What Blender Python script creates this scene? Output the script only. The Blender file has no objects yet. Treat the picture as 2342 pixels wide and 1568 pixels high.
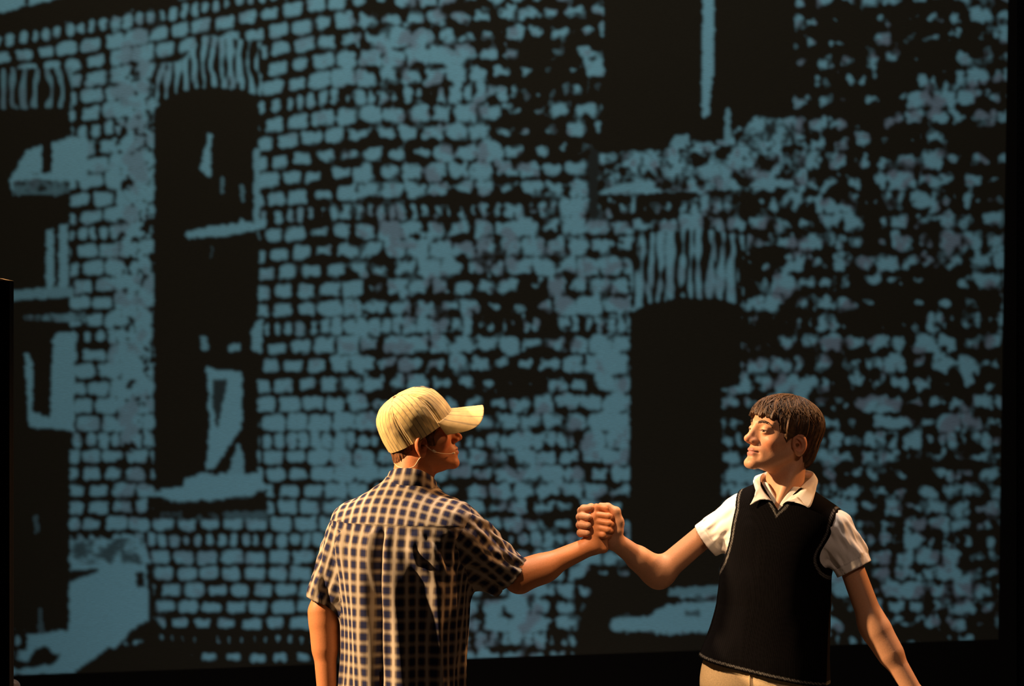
import bpy, math
import numpy as np
from mathutils import Vector, Matrix

sc = bpy.context.scene
COL = sc.collection
CAM_D, CAM_Z, FPX = 9.0, 1.87, 7020.0          # metres, metres, focal length in pixels of a 2342 wide frame

# ------------------------------------------------------------------ camera, world, lights, exposure
cam_d = bpy.data.cameras.new('camera'); cam = bpy.data.objects.new('camera', cam_d); COL.objects.link(cam)
cam.location = (0, -CAM_D, CAM_Z); cam.rotation_euler = (math.radians(90), 0, 0)
cam_d.sensor_width = 36.0; cam_d.lens = FPX / 2342 * 36.0; cam_d.clip_end = 200
sc.camera = cam
w = bpy.data.worlds.new('dark_auditorium'); sc.world = w; w.use_nodes = True
w.node_tree.nodes['Background'].inputs[0].default_value = (0.55, 0.42, 0.36, 1)
w.node_tree.nodes['Background'].inputs[1].default_value = 0.006
vs = sc.view_settings
vs.view_transform = 'Standard'; vs.look = 'None'; vs.gamma = 1.0; vs.use_curve_mapping = False; vs.exposure = 0.0

def spot(name, loc, target, watt, color, angle, blend=0.4, radius=0.12):
    l = bpy.data.lights.new(name, 'SPOT'); l.energy = watt; l.color = color
    l.spot_size = math.radians(angle); l.spot_blend = blend; l.shadow_soft_size = radius
    o = bpy.data.objects.new(name, l); COL.objects.link(o); o.location = loc
    d = Vector(target) - Vector(loc); o.rotation_euler = d.to_track_quat('-Z', 'Y').to_euler()
    return o
spot('key_spotlight', (-6.3, -0.9, 5.2), (0.15, 0.05, 1.3), 6900, (1.0, 0.66, 0.36), 28, 0.3)
spot('top_spotlight', (0.1, 0.5, 6.4), (0.2, 0.0, 1.2), 1250, (1.0, 0.78, 0.62), 40, 0.4)
spot('centre_special_spotlight', (-2.2, -2.9, 6.3), (0.33, 0.06, 1.36), 2200, (1.0, 0.64, 0.36), 7.5, 0.6)
spot('right_rim_spotlight', (4.6, 1.6, 4.6), (0.6, 0.0, 1.2), 1000, (1.0, 0.47, 0.17), 32)
spot('front_fill_spotlight', (2.6, -6.5, 5.2), (0.85, 0.1, 1.3), 230, (1.0, 0.68, 0.50), 12, 0.6)
spot('house_fill_spotlight', (0.0, -6.5, 6.2), (-0.1, 0.0, 1.2), 45, (1.0, 0.62, 0.45), 24)
spot('cyclorama_wash_upper', (-1.1, 0.7, 4.7), (-0.7, 3.0, 2.3), 78, (0.94, 1.0, 0.93), 150, 1.0, 0.3)
spot('cyclorama_wash_upper_right', (1.3, 0.7, 4.7), (1.0, 3.0, 2.2), 48, (0.86, 0.98, 1.0), 150, 1.0, 0.3)
spot('cyclorama_wash_lower', (-1.0, 1.3, 0.25), (-0.6, 3.0, 1.1), 14, (0.80, 0.92, 1.0), 150, 1.0, 0.3)
spot('cyclorama_wash_lower_right', (1.2, 1.3, 0.25), (0.9, 3.0, 1.1), 10, (0.76, 0.90, 1.0), 150, 1.0, 0.3)

# ------------------------------------------------------------------ small helpers
def P(px, py, y=0.0):
    k = (CAM_D + y) / FPX
    return np.array([(px - 1171.0) * k, y, CAM_Z - (py - 784.0) * k])
def Zof(py, y=0.0): return float(P(0, py, y)[2])

def prop(o, label=None, cat=None, group=None, kind=None):
    if label: o['label'] = label
    if cat: o['category'] = cat
    if group: o['group'] = group
    if kind: o['kind'] = kind
    return o
def empty(name, loc, label, cat):
    o = bpy.data.objects.new(name, None); COL.objects.link(o); o.location = loc; o.empty_display_size = 0.1
    return prop(o, label, cat)

def mesh_np(name, V, F, mat, parent=None, off=(0, 0, 0), attrs=None, smooth=True):
    """V (n,3), F (m,k) or list of such arrays; attrs: name -> (n,) float or (n,3) colour"""
    V = np.asarray(V, dtype=np.float64) - np.asarray(off, dtype=np.float64)
    Fs = F if isinstance(F, list) else [F]
    Fs = [np.asarray(f, dtype=np.int32) for f in Fs if len(f)]
    me = bpy.data.meshes.new(name)
    me.vertices.add(len(V)); me.vertices.foreach_set('co', V.astype(np.float32).ravel())
    li = np.concatenate([f.ravel() for f in Fs]); lt = np.concatenate([np.full(len(f), f.shape[1], np.int32) for f in Fs])
    ls = np.concatenate([[0], np.cumsum(lt)[:-1]]).astype(np.int32)
    me.loops.add(len(li)); me.loops.foreach_set('vertex_index', li)
    me.polygons.add(len(lt)); me.polygons.foreach_set('loop_start', ls)
    me.update(calc_edges=True)
    me.polygons.foreach_set('use_smooth', np.full(len(lt), smooth, dtype=bool))
    for an, a in (attrs or {}).items():
        a = np.asarray(a, dtype=np.float32)
        if a.ndim == 2:
            at = me.attributes.new(an, 'FLOAT_COLOR', 'POINT')
            c = np.ones((len(V), 4), np.float32); c[:, :3] = a
            at.data.foreach_set('color', c.ravel())
        else:
            at = me.attributes.new(an, 'FLOAT', 'POINT'); at.data.foreach_set('value', a)
    if mat: me.materials.append(mat)
    o = bpy.data.objects.new(name, me); COL.objects.link(o)
    if parent: o.parent = parent
    return o
def submesh(V, F, keep, attrs):
    f = F[keep]; used = np.unique(f); mp = np.full(len(V), -1, np.int64); mp[used] = np.arange(len(used))
    return V[used], mp[f], {k: a[used] for k, a in attrs.items()}

def sstep(a, b, x):
    t = np.clip((x - a) / (b - a), 0, 1); return t * t * (3 - 2 * t)
def _hash(ix, iy, iz, seed):
    n = (ix.astype(np.int64) * 374761393 + iy.astype(np.int64) * 668265263 + iz.astype(np.int64) * 2147483647 + seed * 974711) & 0x7fffffff
    n = (n ^ (n >> 13)) * 1274126177 & 0x7fffffff
    n = (n ^ (n >> 16)) & 0x7fffffff
    return (n % 100003) / 50001.5 - 1.0
def noise(x, y, z=None, seed=0):
    flat = z is None
    x = np.asarray(x, float); y = np.asarray(y, float); z = np.zeros_like(x) if z is None else np.asarray(z, float)
    x, y, z = np.broadcast_arrays(x, y, z)
    ix, iy, iz = np.floor(x), np.floor(y), np.floor(z)
    fx, fy, fz = x - ix, y - iy, z - iz
    fx, fy, fz = [t * t * t * (t * (t * 6 - 15) + 10) for t in (fx, fy, fz)]
    r = 0
    for a in (0, 1):
        for b in (0, 1):
            for c in ((0,) if flat else (0, 1)):
                wgt = (fx if a else 1 - fx) * (fy if b else 1 - fy) * (fz if c else 1 - fz)
                r = r + wgt * _hash(ix + a, iy + b, iz + c, seed)
    return r

# ------------------------------------------------------------------ signed distance toolkit
def ell(p, c, r):
    q = p - np.asarray(c); r = np.asarray(r)
    k0 = np.linalg.norm(q / r, axis=1); k1 = np.linalg.norm(q / (r * r), axis=1)
    return k0 * (k0 - 1) / np.maximum(k1, 1e-9)
def sph(p, c, r): return np.linalg.norm(p - np.asarray(c), axis=1) - r
def rcone(p, a, b, r1, r2):
    a = np.asarray(a, float); b = np.asarray(b, float); ba = b - a
    h = np.clip((p - a) @ ba / (ba @ ba), 0, 1)
    return np.linalg.norm(p - a - h[:, None] * ba, axis=1) - (r1 + (r2 - r1) * h)
def smin(a, b, k):
    h = np.maximum(k - np.abs(a - b), 0) / k; return np.minimum(a, b) - h * h * k * 0.25
def smax(a, b, k): return -smin(-a, -b, k)
def chain(p, pts, rs, k=0.006):
    d = None
    for i in range(len(pts) - 1):
        e = rcone(p, pts[i], pts[i + 1], rs[i], rs[i + 1]); d = e if d is None else smin(d, e, k)
    return d
def boxed(p, d, pts, pad, fn, k):
    """smooth-union fn into d, only evaluated near the bounding box of pts"""
    pts = np.asarray(pts); lo = pts.min(0) - pad; hi = pts.max(0) + pad
    m = np.all((p > lo) & (p < hi), axis=1)
    if m.any(): d[m] = smin(d[m], fn(p[m]), k)
    return d

def polygonise(f, lo, hi, h, zfine=None, hcoarse=0.012, newton=2):
    lo = np.asarray(lo, float); hi = np.asarray(hi, float); B = 4
    ax = []
    for i in range(3):
        n = int(math.ceil((hi[i] - lo[i]) / h / B)) * B; a = lo[i] + h * np.arange(n + 1)
        if i == 2 and zfine is not None:
            n1 = int(math.ceil((zfine - lo[2]) / hcoarse)); n2 = int(math.ceil((hi[2] - zfine) / h))
            n2 += (-(n1 + n2)) % B
            a = np.concatenate([zfine - hcoarse * np.arange(n1, 0, -1), zfine + h * np.arange(n2 + 1)])
        ax.append(a)
    N = [len(a) - 1 for a in ax]
    def ev(pts):
        out = np.empty(len(pts))
        for s in range(0, len(pts), 300000): out[s:s + 300000] = f(pts[s:s + 300000])
        return out
    cc = [0.5 * (a[0:-1:B] + a[B::B]) for a in ax]; cs = [0.5 * (a[B::B] - a[0:-1:B]) for a in ax]
    G = np.stack(np.meshgrid(*cc, indexing='ij'), -1).reshape(-1, 3)
    S = np.stack(np.meshgrid(*cs, indexing='ij'), -1).reshape(-1, 3)
    act = (np.abs(ev(G)) < np.linalg.norm(S, axis=1) * 1.25 + 0.004).reshape([n // B for n in N])
    M = act.repeat(B, 0).repeat(B, 1).repeat(B, 2)
    C = np.zeros([n + 1 for n in N], bool)
    for a in (0, 1):
        for b in (0, 1):
            for c in (0, 1): C[a:N[0] + a, b:N[1] + b, c:N[2] + c] |= M
    I = np.nonzero(C)
    D = np.full(C.shape, 9.0, np.float32)
    D[I] = ev(np.stack([ax[0][I[0]], ax[1][I[1]], ax[2][I[2]]], 1))
    neg = D < 0
    cnt = np.zeros(M.shape, np.int8)
    for a in (0, 1):
        for b in (0, 1):
            for c in (0, 1): cnt += neg[a:N[0] + a, b:N[1] + b, c:N[2] + c]
    cell = M & (cnt > 0) & (cnt < 8)
    I = np.nonzero(cell); n = len(I[0])
    idx = np.full(M.shape, -1, np.int32); idx[I] = np.arange(n, dtype=np.int32)
    acc = np.zeros((n, 3)); num = np.zeros(n)
    cor = {}
    for a in (0, 1):
        for b in (0, 1):
            for c in (0, 1): cor[a, b, c] = D[I[0] + a, I[1] + b, I[2] + c].astype(float)
    for axis in range(3):
        for u in (0, 1):
            for v in (0, 1):
                k0 = [0, 0, 0]; o = [i for i in range(3) if i != axis]; k0[o[0]] = u; k0[o[1]] = v
                k1 = list(k0); k1[axis] = 1
                d0, d1 = cor[tuple(k0)], cor[tuple(k1)]; m = (d0 < 0) != (d1 < 0)
                t = np.where(m, d0 / np.where(m, d0 - d1, 1), 0)
                for i in range(3): acc[:, i] += np.where(m, k0[i] + (t if i == axis else 0), 0)
                num += m
    acc /= num[:, None]
    V = np.stack([ax[i][I[i]] * (1 - acc[:, i]) + ax[i][I[i] + 1] * acc[:, i] for i in range(3)], 1)
    quads = []
    nx, ny, nz = N
    def emit(s, c00, c10, c11, c01, inward):
        w_ = np.nonzero(s)
        q = np.stack([c[w_] for c in (c00, c10, c11, c01)], 1); fl = inward[w_]
        q[fl] = q[fl][:, ::-1]; quads.append(q[np.all(q >= 0, axis=1)])
    s = neg[:-1, 1:-1, 1:-1] != neg[1:, 1:-1, 1:-1]
    emit(s, idx[:, :-1, :-1], idx[:, 1:, :-1], idx[:, 1:, 1:], idx[:, :-1, 1:], ~neg[:-1, 1:-1, 1:-1])
    s = neg[1:-1, :-1, 1:-1] != neg[1:-1, 1:, 1:-1]
    emit(s, idx[:-1, :, :-1], idx[:-1, :, 1:], idx[1:, :, 1:], idx[1:, :, :-1], ~neg[1:-1, :-1, 1:-1])
    s = neg[1:-1, 1:-1, :-1] != neg[1:-1, 1:-1, 1:]
    emit(s, idx[:-1, :-1, :], idx[1:, :-1, :], idx[1:, 1:, :], idx[:-1, 1:, :], ~neg[1:-1, 1:-1, :-1])
    F = np.concatenate(quads)
    e = 0.0006
    for _ in range(newton):
        d = ev(V); g = np.stack([(ev(V + np.eye(3)[i] * e) - d) / e for i in range(3)], 1)
        st = d[:, None] * g / np.maximum((g * g).sum(1), 0.05)[:, None]
        ln = np.linalg.norm(st, axis=1); st *= np.minimum(1, 0.6 * h / np.maximum(ln, 1e-9))[:, None]
        V = V - st
    return V, F

# ------------------------------------------------------------------ materials
def mat_new(name):
    m = bpy.data.materials.new(name); m.use_nodes = True
    nt = m.node_tree; return m, nt, nt.nodes['Principled BSDF'], nt.links
def setin(b, **kw):
    for k, v in kw.items(): b.inputs[k.replace('_', ' ')].default_value = v
def attr_node(nt, name):
    n = nt.nodes.new('ShaderNodeAttribute'); n.attribute_name = name; return n
def coord_noise(nt, scale, detail=3, stretch=None):
    tc = nt.nodes.new('ShaderNodeTexCoord'); n = nt.nodes.new('ShaderNodeTexNoise')
    n.inputs['Scale'].default_value = scale; n.inputs['Detail'].default_value = detail
    if stretch:
        mp = nt.nodes.new('ShaderNodeMapping'); mp.inputs['Scale'].default_value = stretch
        nt.links.new(tc.outputs['Object'], mp.inputs[0]); nt.links.new(mp.outputs[0], n.inputs['Vector'])
    else: nt.links.new(tc.outputs['Object'], n.inputs['Vector'])
    return n
def bump(nt, b, height, strength, dist):
    n = nt.nodes.new('ShaderNodeBump'); n.inputs['Strength'].default_value = strength; n.inputs['Distance'].default_value = dist
    nt.links.new(height, n.inputs['Height']); nt.links.new(n.outputs[0], b.inputs['Normal'])
def simple(name, color, rough=0.8, spec=0.3, nscale=60, namp=0.25, bumpd=0.0):
    m, nt, b, L = mat_new(name)
    n = coord_noise(nt, nscale); r = nt.nodes.new('ShaderNodeValToRGB')
    c = np.array(color)
    r.color_ramp.elements[0].position = 0.3; r.color_ramp.elements[1].position = 0.7
    r.color_ramp.elements[0].color = (*(c * (1 - namp)), 1); r.color_ramp.elements[1].color = (*np.minimum(c * (1 + namp), 1), 1)
    L.new(n.outputs['Fac'], r.inputs[0]); L.new(r.outputs[0], b.inputs['Base Color'])
    setin(b, Roughness=rough); b.inputs['Specular IOR Level'].default_value = spec
    if bumpd: bump(nt, b, n.outputs['Fac'], 0.6, bumpd)
    return m
def vcol_mat(name, rough=0.7, spec=0.3, sss=0.0, nscale=0, namp=0.2, bumpd=0.0, stretch=None):
    m, nt, b, L = mat_new(name); a = attr_node(nt, 'tint')
    out = a.outputs['Color']
    if nscale:
        n = coord_noise(nt, nscale, 4, stretch)
        mr = nt.nodes.new('ShaderNodeMapRange'); mr.inputs['From Min'].default_value = 0.3; mr.inputs['From Max'].default_value = 0.7
        mr.inputs['To Min'].default_value = 1 - namp; mr.inputs['To Max'].default_value = 1 + namp
        L.new(n.outputs['Fac'], mr.inputs[0])
        mx = nt.nodes.new('ShaderNodeVectorMath'); mx.operation = 'SCALE'
        L.new(out, mx.inputs[0]); L.new(mr.outputs[0], mx.inputs['Scale']); out = mx.outputs[0]
        if bumpd: bump(nt, b, n.outputs['Fac'], 0.7, bumpd)
    L.new(out, b.inputs['Base Color']); setin(b, Roughness=rough); b.inputs['Specular IOR Level'].default_value = spec
    if sss:
        b.inputs['Subsurface Weight'].default_value = sss; b.inputs['Subsurface Radius'].default_value = (1.0, 0.35, 0.2); b.inputs['Subsurface Scale'].default_value = 0.006
    return m
M_SKIN = vcol_mat('skin', 0.5, 0.35, 0.12, 260, 0.06, 0.0004)
M_HAIR = vcol_mat('hair', 0.55, 0.3, 0, 120, 0.45, 0.001)
M_CAP = vcol_mat('cap_cotton', 0.9, 0.15, 0, 60, 0.10, 0.0003)
M_PRINT = vcol_mat('printed_cloth', 0.95, 0.0, 0, 900, 0.10, 0, (0.06, 1, 1))
M_VCLOTH = vcol_mat('cotton', 0.9, 0.15, 0, 500, 0.06, 0.0003)
M_KNIT = vcol_mat('knit_wool', 0.98, 0.05, 0, 0)
M_BLACK = simple('black_paint', (0.0025, 0.0022, 0.0022), 0.9, 0.1, 30, 0.4)
M_VELVET = simple('black_drape', (0.006, 0.005, 0.005), 1.0, 0.0, 80, 0.4)
M_FLOOR = simple('stage_floor', (0.02, 0.018, 0.016), 0.6, 0.3, 20, 0.4)
M_WOOD = simple('bare_wood', (0.55, 0.36, 0.2), 0.7, 0.3, 25, 0.25)
M_KNOB = simple('varnished_knob', (0.55, 0.33, 0.24), 0.25, 0.6, 12, 0.15)
M_KHAKI = simple('khaki_twill', (0.74, 0.54, 0.30), 0.9, 0.1, 300, 0.12, 0.0004)
M_DENIM = simple('dark_denim', (0.03, 0.04, 0.07), 0.9, 0.1, 300, 0.2, 0.0004)
M_SHOE = simple('shoe_leather', (0.03, 0.02, 0.015), 0.4, 0.5, 40, 0.2)
M_WIRE = simple('flesh_tone_wire', (0.75, 0.55, 0.36), 0.4, 0.5, 50, 0.05)
M_EYE = vcol_mat('eyeball', 0.15, 0.6)

def plaid_mat():
    m, nt, b, L = mat_new('plaid_cotton')
    def math_(op, a, c=None, d=None):
        n = nt.nodes.new('ShaderNodeMath'); n.operation = op
        for i, v in enumerate((a, c, d)):
            if v is None: continue
            if isinstance(v, (int, float)): n.inputs[i].default_value = v
            else: L.new(v, n.inputs[i])
        return n.outputs[0]
    u = attr_node(nt, 'weave_u').outputs['Fac']; v = attr_node(nt, 'weave_v').outputs['Fac']
    def band(x, per, lo, hi):
        c = math_('COSINE', math_('MULTIPLY', x, 2 * math.pi / per))
        mr = nt.nodes.new('ShaderNodeMapRange'); mr.interpolation_type = 'SMOOTHSTEP'
        mr.inputs['From Min'].default_value = lo; mr.inputs['From Max'].default_value = hi
        L.new(c, mr.inputs[0]); return mr.outputs[0]
    lu = band(u, 0.0305, -0.6, 0.75); lv = band(v, 0.0345, -0.45, 0.9)
    fu = band(u, 0.0305, 0.5, 1.0); fv = band(v, 0.0345, 0.6, 1.0)
    navy = (0.020, 0.023, 0.062, 1); tan = (0.20, 0.155, 0.115, 1); cream = (0.50, 0.42, 0.33, 1)
    def mix(f, a, c):
        n = nt.nodes.new('ShaderNodeMix'); n.data_type = 'RGBA'
        L.new(f, n.inputs['Factor'])
        for s, v_ in (('A', a), ('B', c)):
            i = [k for k in n.inputs if k.name == s and k.type == 'RGBA'][0]
            if isinstance(v_, tuple): i.default_value = v_
            else: L.new(v_, i)
        return [k for k in n.outputs if k.type == 'RGBA'][0]
    c = mix(math_('MULTIPLY', lv, 0.75), navy, tan); c = mix(math_('MULTIPLY', lu, 0.9), c, tan)
    c = mix(math_('MULTIPLY', lu, lv), c, (0.36, 0.29, 0.21, 1))
    c = mix(math_('MULTIPLY', fu, 0.85), c, cream); c = mix(math_('MULTIPLY', fv, 0.3), c, cream)
    L.new(c, b.inputs['Base Color']); setin(b, Roughness=0.95); b.inputs['Specular IOR Level'].default_value = 0.1
    n = coord_noise(nt, 500); bump(nt, b, n.outputs['Fac'], 0.4, 0.0004)
    return m
M_PLAID = plaid_mat()

# ------------------------------------------------------------------ the setting
def box(name, lo, hi, mat, parent=None, off=(0, 0, 0), bev=0.004):
    import bmesh
    bm = bmesh.new(); bmesh.ops.create_cube(bm, size=1.0)
    lo = np.array(lo, float); hi = np.array(hi, float)
    for v in bm.verts: v.co = Vector((lo + hi) / 2 - np.array(off) + np.array(v.co) * (hi - lo))
    if bev: bmesh.ops.bevel(bm, geom=bm.edges[:], offset=bev, segments=2, profile=0.5, affect='EDGES')
    me = bpy.data.meshes.new(name); bm.to_mesh(me); bm.free(); me.materials.append(mat)
    o = bpy.data.objects.new(name, me); COL.objects.link(o)
    if parent: o.parent = parent
    return o
fl = box('floor', (-6, -4, -0.08), (6, 5, -0.02), M_FLOOR, bev=0); prop(fl, 'black painted stage floor', None, None, 'structure')
for i in range(40):                                    # floor boards
    x0 = -6 + 0.3 * i
    box('board', (x0 + 0.002, -4, -0.02), (x0 + 0.298, 5, 0.0), M_FLOOR, fl, bev=0.002)
wb = box('wall_back', (-6, 4.6, 0), (6, 4.75, 6), M_BLACK, bev=0); prop(wb, 'black back wall of the stage', None, None, 'structure')

# ------------------------------------------------------------------ printed backdrop
BY = 3.0
STEP = 3.0
def build_backdrop():
    gx = np.arange(-160, 2430, STEP); gy = np.arange(-130, 1640, STEP)
    X, Y = np.meshgrid(gx, gy)
    def fbm(s, seed, sx=1.0):
        a, b = (0.8 * X + 0.6 * Y) / s / sx, (0.8 * Y - 0.6 * X) / s
        return noise(a, b, seed=seed) + 0.55 * noise(2.1 * a + 3.3, 2.1 * b, seed=seed + 1) + 0.35 * noise(4.3 * b, 4.3 * a, seed=seed + 2)
    wrp = 0.65 + 0.5 * sstep(700, 900, X)
    wx = X + wrp * (3.0 * noise(X / 16, Y / 16, seed=3) + 2 * noise(X / 7, Y / 7, seed=4))
    wy = Y + wrp * (3.0 * noise(X / 16, Y / 16, seed=5) + 2 * noise(X / 7, Y / 7, seed=6))
    # courses: rising to the right at the upper left, level lower down
    lx = np.minimum(wx, 760)
    v = wy + 0.17 * lx * np.clip(1 - wy / 1000, 0, 1.1) + 0.035 * np.maximum(wx - 760, 0) * np.clip(1 - wy / 900, 0, 1.2)
    row = np.floor(v / 38.0); fy = v - row * 38.0
    hd = (row % 6 == 2)
    bw = np.where(hd, 27.0, 53.0) * (1 + 0.05 * noise(row * 0.73, row * 0 + 0.5, seed=8))
    ux = wx + _hash(row, row * 0, row * 0, 11) * 27 + (row % 2) * 26 + 5 * noise(wx / 60, row, seed=9)
    col = np.floor(ux / bw); fx = ux - col * bw
    r1 = _hash(col, row, row * 0, 21); r2 = _hash(col, row, row * 0, 22); r3 = _hash(col, row, row * 0, 23)
    hw = bw / 2 - 5.2 - 2.5 * np.abs(r1); hh = 19 - 5.4 - 2.0 * np.abs(r2)
    qx = np.abs(fx - bw / 2 - 1.5 * r1) - hw; qy = np.abs(fy - 19 - 1.5 * r3) - hh
    rad = 6.5
    sd = np.hypot(np.maximum(qx + rad, 0), np.maximum(qy + rad, 0)) + np.minimum(np.maximum(qx + rad, qy + rad), 0) - rad
    bias = np.zeros_like(X)
    for (bx, by, rx, ry, a) in [
        # light, washed-out areas
        (300, 300, 60, 260, 5), (290, 700, 60, 300, 5), (250, 1010, 60, 60, 4), (1050, 370, 90, 60, 6), (900, 250, 60, 80, 2.5),
        (920, 540, 130, 60, 6), (1000, 680, 130, 40, 6), (1320, 470, 40, 60, 9), (1300, 650, 60, 90, 5), (1395, 800, 55, 120, 6),
        (1390, 1000, 55, 120, 6), (800, 760, 40, 60, 8), (700, 960, 150, 60, 4), (760, 1030, 130, 60, 4), (1300, 880, 80, 50, 4),
        (960, 800, 120, 60, 3), (1240, 1100, 130, 60, 4), (1260, 1330, 100, 60, 6), (1180, 1430, 140, 60, 4), (480, 1300, 200, 110, 1.0), (680, 1180, 60, 60, 3),
        (1800, 900, 70, 60, 5), (1880, 620, 60, 60, 3), (2010, 1290, 120, 70, 3.5), (1850, 1180, 80, 60, 3), (1780, 380, 60, 60, 3), (1870, 60, 60, 60, 2),
        (1960, 1100, 90, 60, 2), (1900, 480, 60, 40, 2), (2140, 1280, 120, 60, 2.5),
        # dark, eaten-away areas
        (870, 20, 60, 60, -10), (1010, 150, 60, 40, -3), (1270, 130, 70, 45, -12), (1210, 60, 60, 60, -6), (1290, 40, 60, 50, -6), (1110, 60, 40, 60, -7), (1330, 200, 40, 90, -4),
        (1250, 190, 80, 40, -9), (1200, 300, 90, 60, -6), (1290, 340, 60, 40, -7), (1190, 440, 60, 40, -9), (1030, 455, 70, 25, -9), (860, 300, 30, 60, -7),
        (730, 510, 25, 40, -8), (730, 420, 30, 120, -5), (1130, 600, 30, 60, -6), (1190, 680, 60, 50, -9), (1050, 640, 40, 30, -9), (1040, 760, 40, 30, -9),
        (880, 590, 30, 40, -6), (1100, 865, 80, 40, -12), (1210, 870, 70, 40, -9), (1130, 940, 90, 50, -11), (1250, 780, 40, 50, -8), (730, 620, 30, 60, -5),
        (1350, 320, 40, 110, -6), (1395, 480, 60, 50, -5), (1600, 460, 240, 22, -7), (1760, 760, 55, 75, -14), (1880, 410, 80, 60, -10), (2060, 90, 200, 75, -12), (1850, 190, 80, 60, -8),
        (2000, 270, 90, 60, -10), (2130, 300, 120, 90, -3), (2220, 360, 120, 60, -5), (1950, 580, 90, 50, -6), (2010, 690, 120, 60, -8), (2180, 720, 90, 50, -7), (2250, 500, 80, 60, -5),
        (2170, 580, 60, 50, -4), (1880, 820, 60, 60, -6), (2200, 850, 120, 60, -5), (2080, 800, 70, 60, -6), (1940, 1000, 50, 60, -4), (2240, 960, 60, 50, -6), (2210, 1080, 60, 60, -9),
        (2230, 1190, 90, 50, -8), (2080, 1060, 40, 60, -5), (2100, 1140, 50, 60, -4), (2250, 1310, 60, 50, -5), (650, 1480, 160, 30, -5), (460, 1460, 120, 50, -7),
        (1400, 1330, 50, 60, -14), (1360, 1430, 40, 90, -16), (1340, 1190, 60, 30, -2)]:
        bias += a * np.exp(-((X - bx) / rx) ** 2 - ((Y - by) / ry) ** 2)
    right = sstep(1650, 1800, X)
    bias += -4.0 * right - 0.8 * sstep(760, 900, X) * (1 - right)
    rag = sstep(650, 900, X) * (0.75 + 0.4 * right) + 0.22 + 0.35 * np.exp(-((X - 300) / 60) ** 2)
    nz = rag * (6.8 * fbm(50, 31, 1.3) + 5.0 * fbm(17, 41, 0.8)) + 1.6 * noise(X / 9, Y / 9, seed=43) + rag * 4.5 * r2 + 5.0 * rag * sstep(0.1, 0.9, fbm(70, 37)) 
    strip = np.exp(-((X - 305) / 42) ** 4) * sstep(130, 200, Y) * sstep(1090, 1000, Y)            # worn plaster beside the tall window
    nz += strip * (5.0 - 22 * sstep(0.25, 0.9, fbm(17, 47)))
    s = -sd + bias + nz
    L = sstep(-3.0, 3.5, s)
    grey = sstep(0.1, 0.75, fbm(38, 51) + 0.35 * np.exp(-((X - 310) / 50) ** 2) - 0.35 * sstep(400, 700, X) * (1 - sstep(800, 900, X))) * 0.75
    grey *= (0.35 + 0.65 * rag)
    haze = sstep(0.0, 1.1, fbm(26, 61)) * rag * 0.34          # faint half tones inside the dark blotches
    L = np.maximum(L, haze * sstep(-14, -2, s))

    px_, py_ = X + 2.2 * noise(X / 10, Y / 10, seed=71) + 1.5 * noise(X / 5, Y / 5, seed=72), Y + 2.2 * noise(X / 10, Y / 10, seed=73) + 1.5 * noise(X / 5, Y / 5, seed=74)
    def inp(poly):
        poly = np.array(poly, float)
        m = (X > poly[:, 0].min() - 9) & (X < poly[:, 0].max() + 9) & (Y > poly[:, 1].min() - 9) & (Y < poly[:, 1].max() + 9)
        ins = np.zeros(X.shape, bool); a = px_[m]; b = py_[m]; r = np.zeros(a.shape, bool)
        for i in range(len(poly)):
            x0, y0 = poly[i]; x1, y1 = poly[i - 1]
            if y0 == y1: continue
            c = ((y0 > b) != (y1 > b)) & (a < (x1 - x0) * (b - y0) / (y1 - y0) + x0); r ^= c
        ins[m] = r; return ins
    def put(poly, val, g=0.0):
        m = inp(poly); L[m] = val; grey[m] = g
    def mottle(poly, lo, hi, scale, seed, g=0.35):
        m = inp(poly); t = sstep(-0.75, 0.6, fbm(scale, seed) + 0.5 * noise(X / 7, Y / 7, seed=seed + 9)); L[m] = (lo + (hi - lo) * t)[m]; grey[m] = g * sstep(0.0, 0.8, fbm(26, seed + 5))[m]
    def stripes(poly, per, seed, duty=0.1, top=1.0):
        m = inp(poly); t = X + 0.05 * (Y - 600) * 0 + 7 * noise(X / 40, Y / 70, seed=seed)
        st = np.sin(2 * np.pi * t / per) + duty + 1.05 * noise(X / 8, Y / 30, seed=seed + 1) + 0.5 * fbm(45, seed + 2)
        L[m] = (top * sstep(-0.5, 0.6, st))[m]; grey[m] = (0.4 * sstep(0.0, 0.7, fbm(36, seed + 3)))[m]
    # plaster and rubble at the lower left
    put([(160, 1345), (160, 1240), (330, 1232), (345, 1290), (345, 1415), (300, 1440), (255, 1490), (190, 1525), (150, 1540), (20, 1538), (110, 1520), (140, 1495), (60, 1505), (62, 1452), (155, 1440)], 1)
    mottle([(160, 1235), (330, 1228), (330, 1290), (160, 1290)], 0.25, 1.0, 30, 81, 0.1)
    put([(160, 1303), (225, 1298), (222, 1310), (185, 1320), (160, 1332)], 0.05)
    put([(310, 1310), (330, 1305), (330, 1340), (312, 1342)], 0.05)
    put([(335, 1290), (350, 1290), (352, 1410), (372, 1432), (360, 1470), (300, 1462), (275, 1470), (300, 1440), (340, 1415)], 0.05)
    put([(170, 1535), (215, 1505), (245, 1480), (290, 1480), (330, 1465), (400, 1462), (440, 1500), (520, 1520), (520, 1560), (170, 1560)], 0.04)
    put([(75, 1490), (100, 1475), (135, 1500), (120, 1522), (60, 1522)], 0.04)
    # cornice at the top left
    put([(-200, 120), (-200, 60), (0, 30), (115, 0), (190, -20), (480, -20), (380, 6), (200, 42), (0, 76), (-100, 100)], 0.03)
    put([(-200, -140), (480, -140), (190, -20), (0, 28), (-200, 62)], 1)
    put([(55, -60), (66, -60), (66, 20), (56, 20)], 0.05)
    # soldier arches
    stripes([(352, 240), (345, 165), (420, 135), (465, 82), (600, 95), (600, 222), (555, 205), (500, 198), (430, 205)], 21, 91, 0.0)
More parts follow.
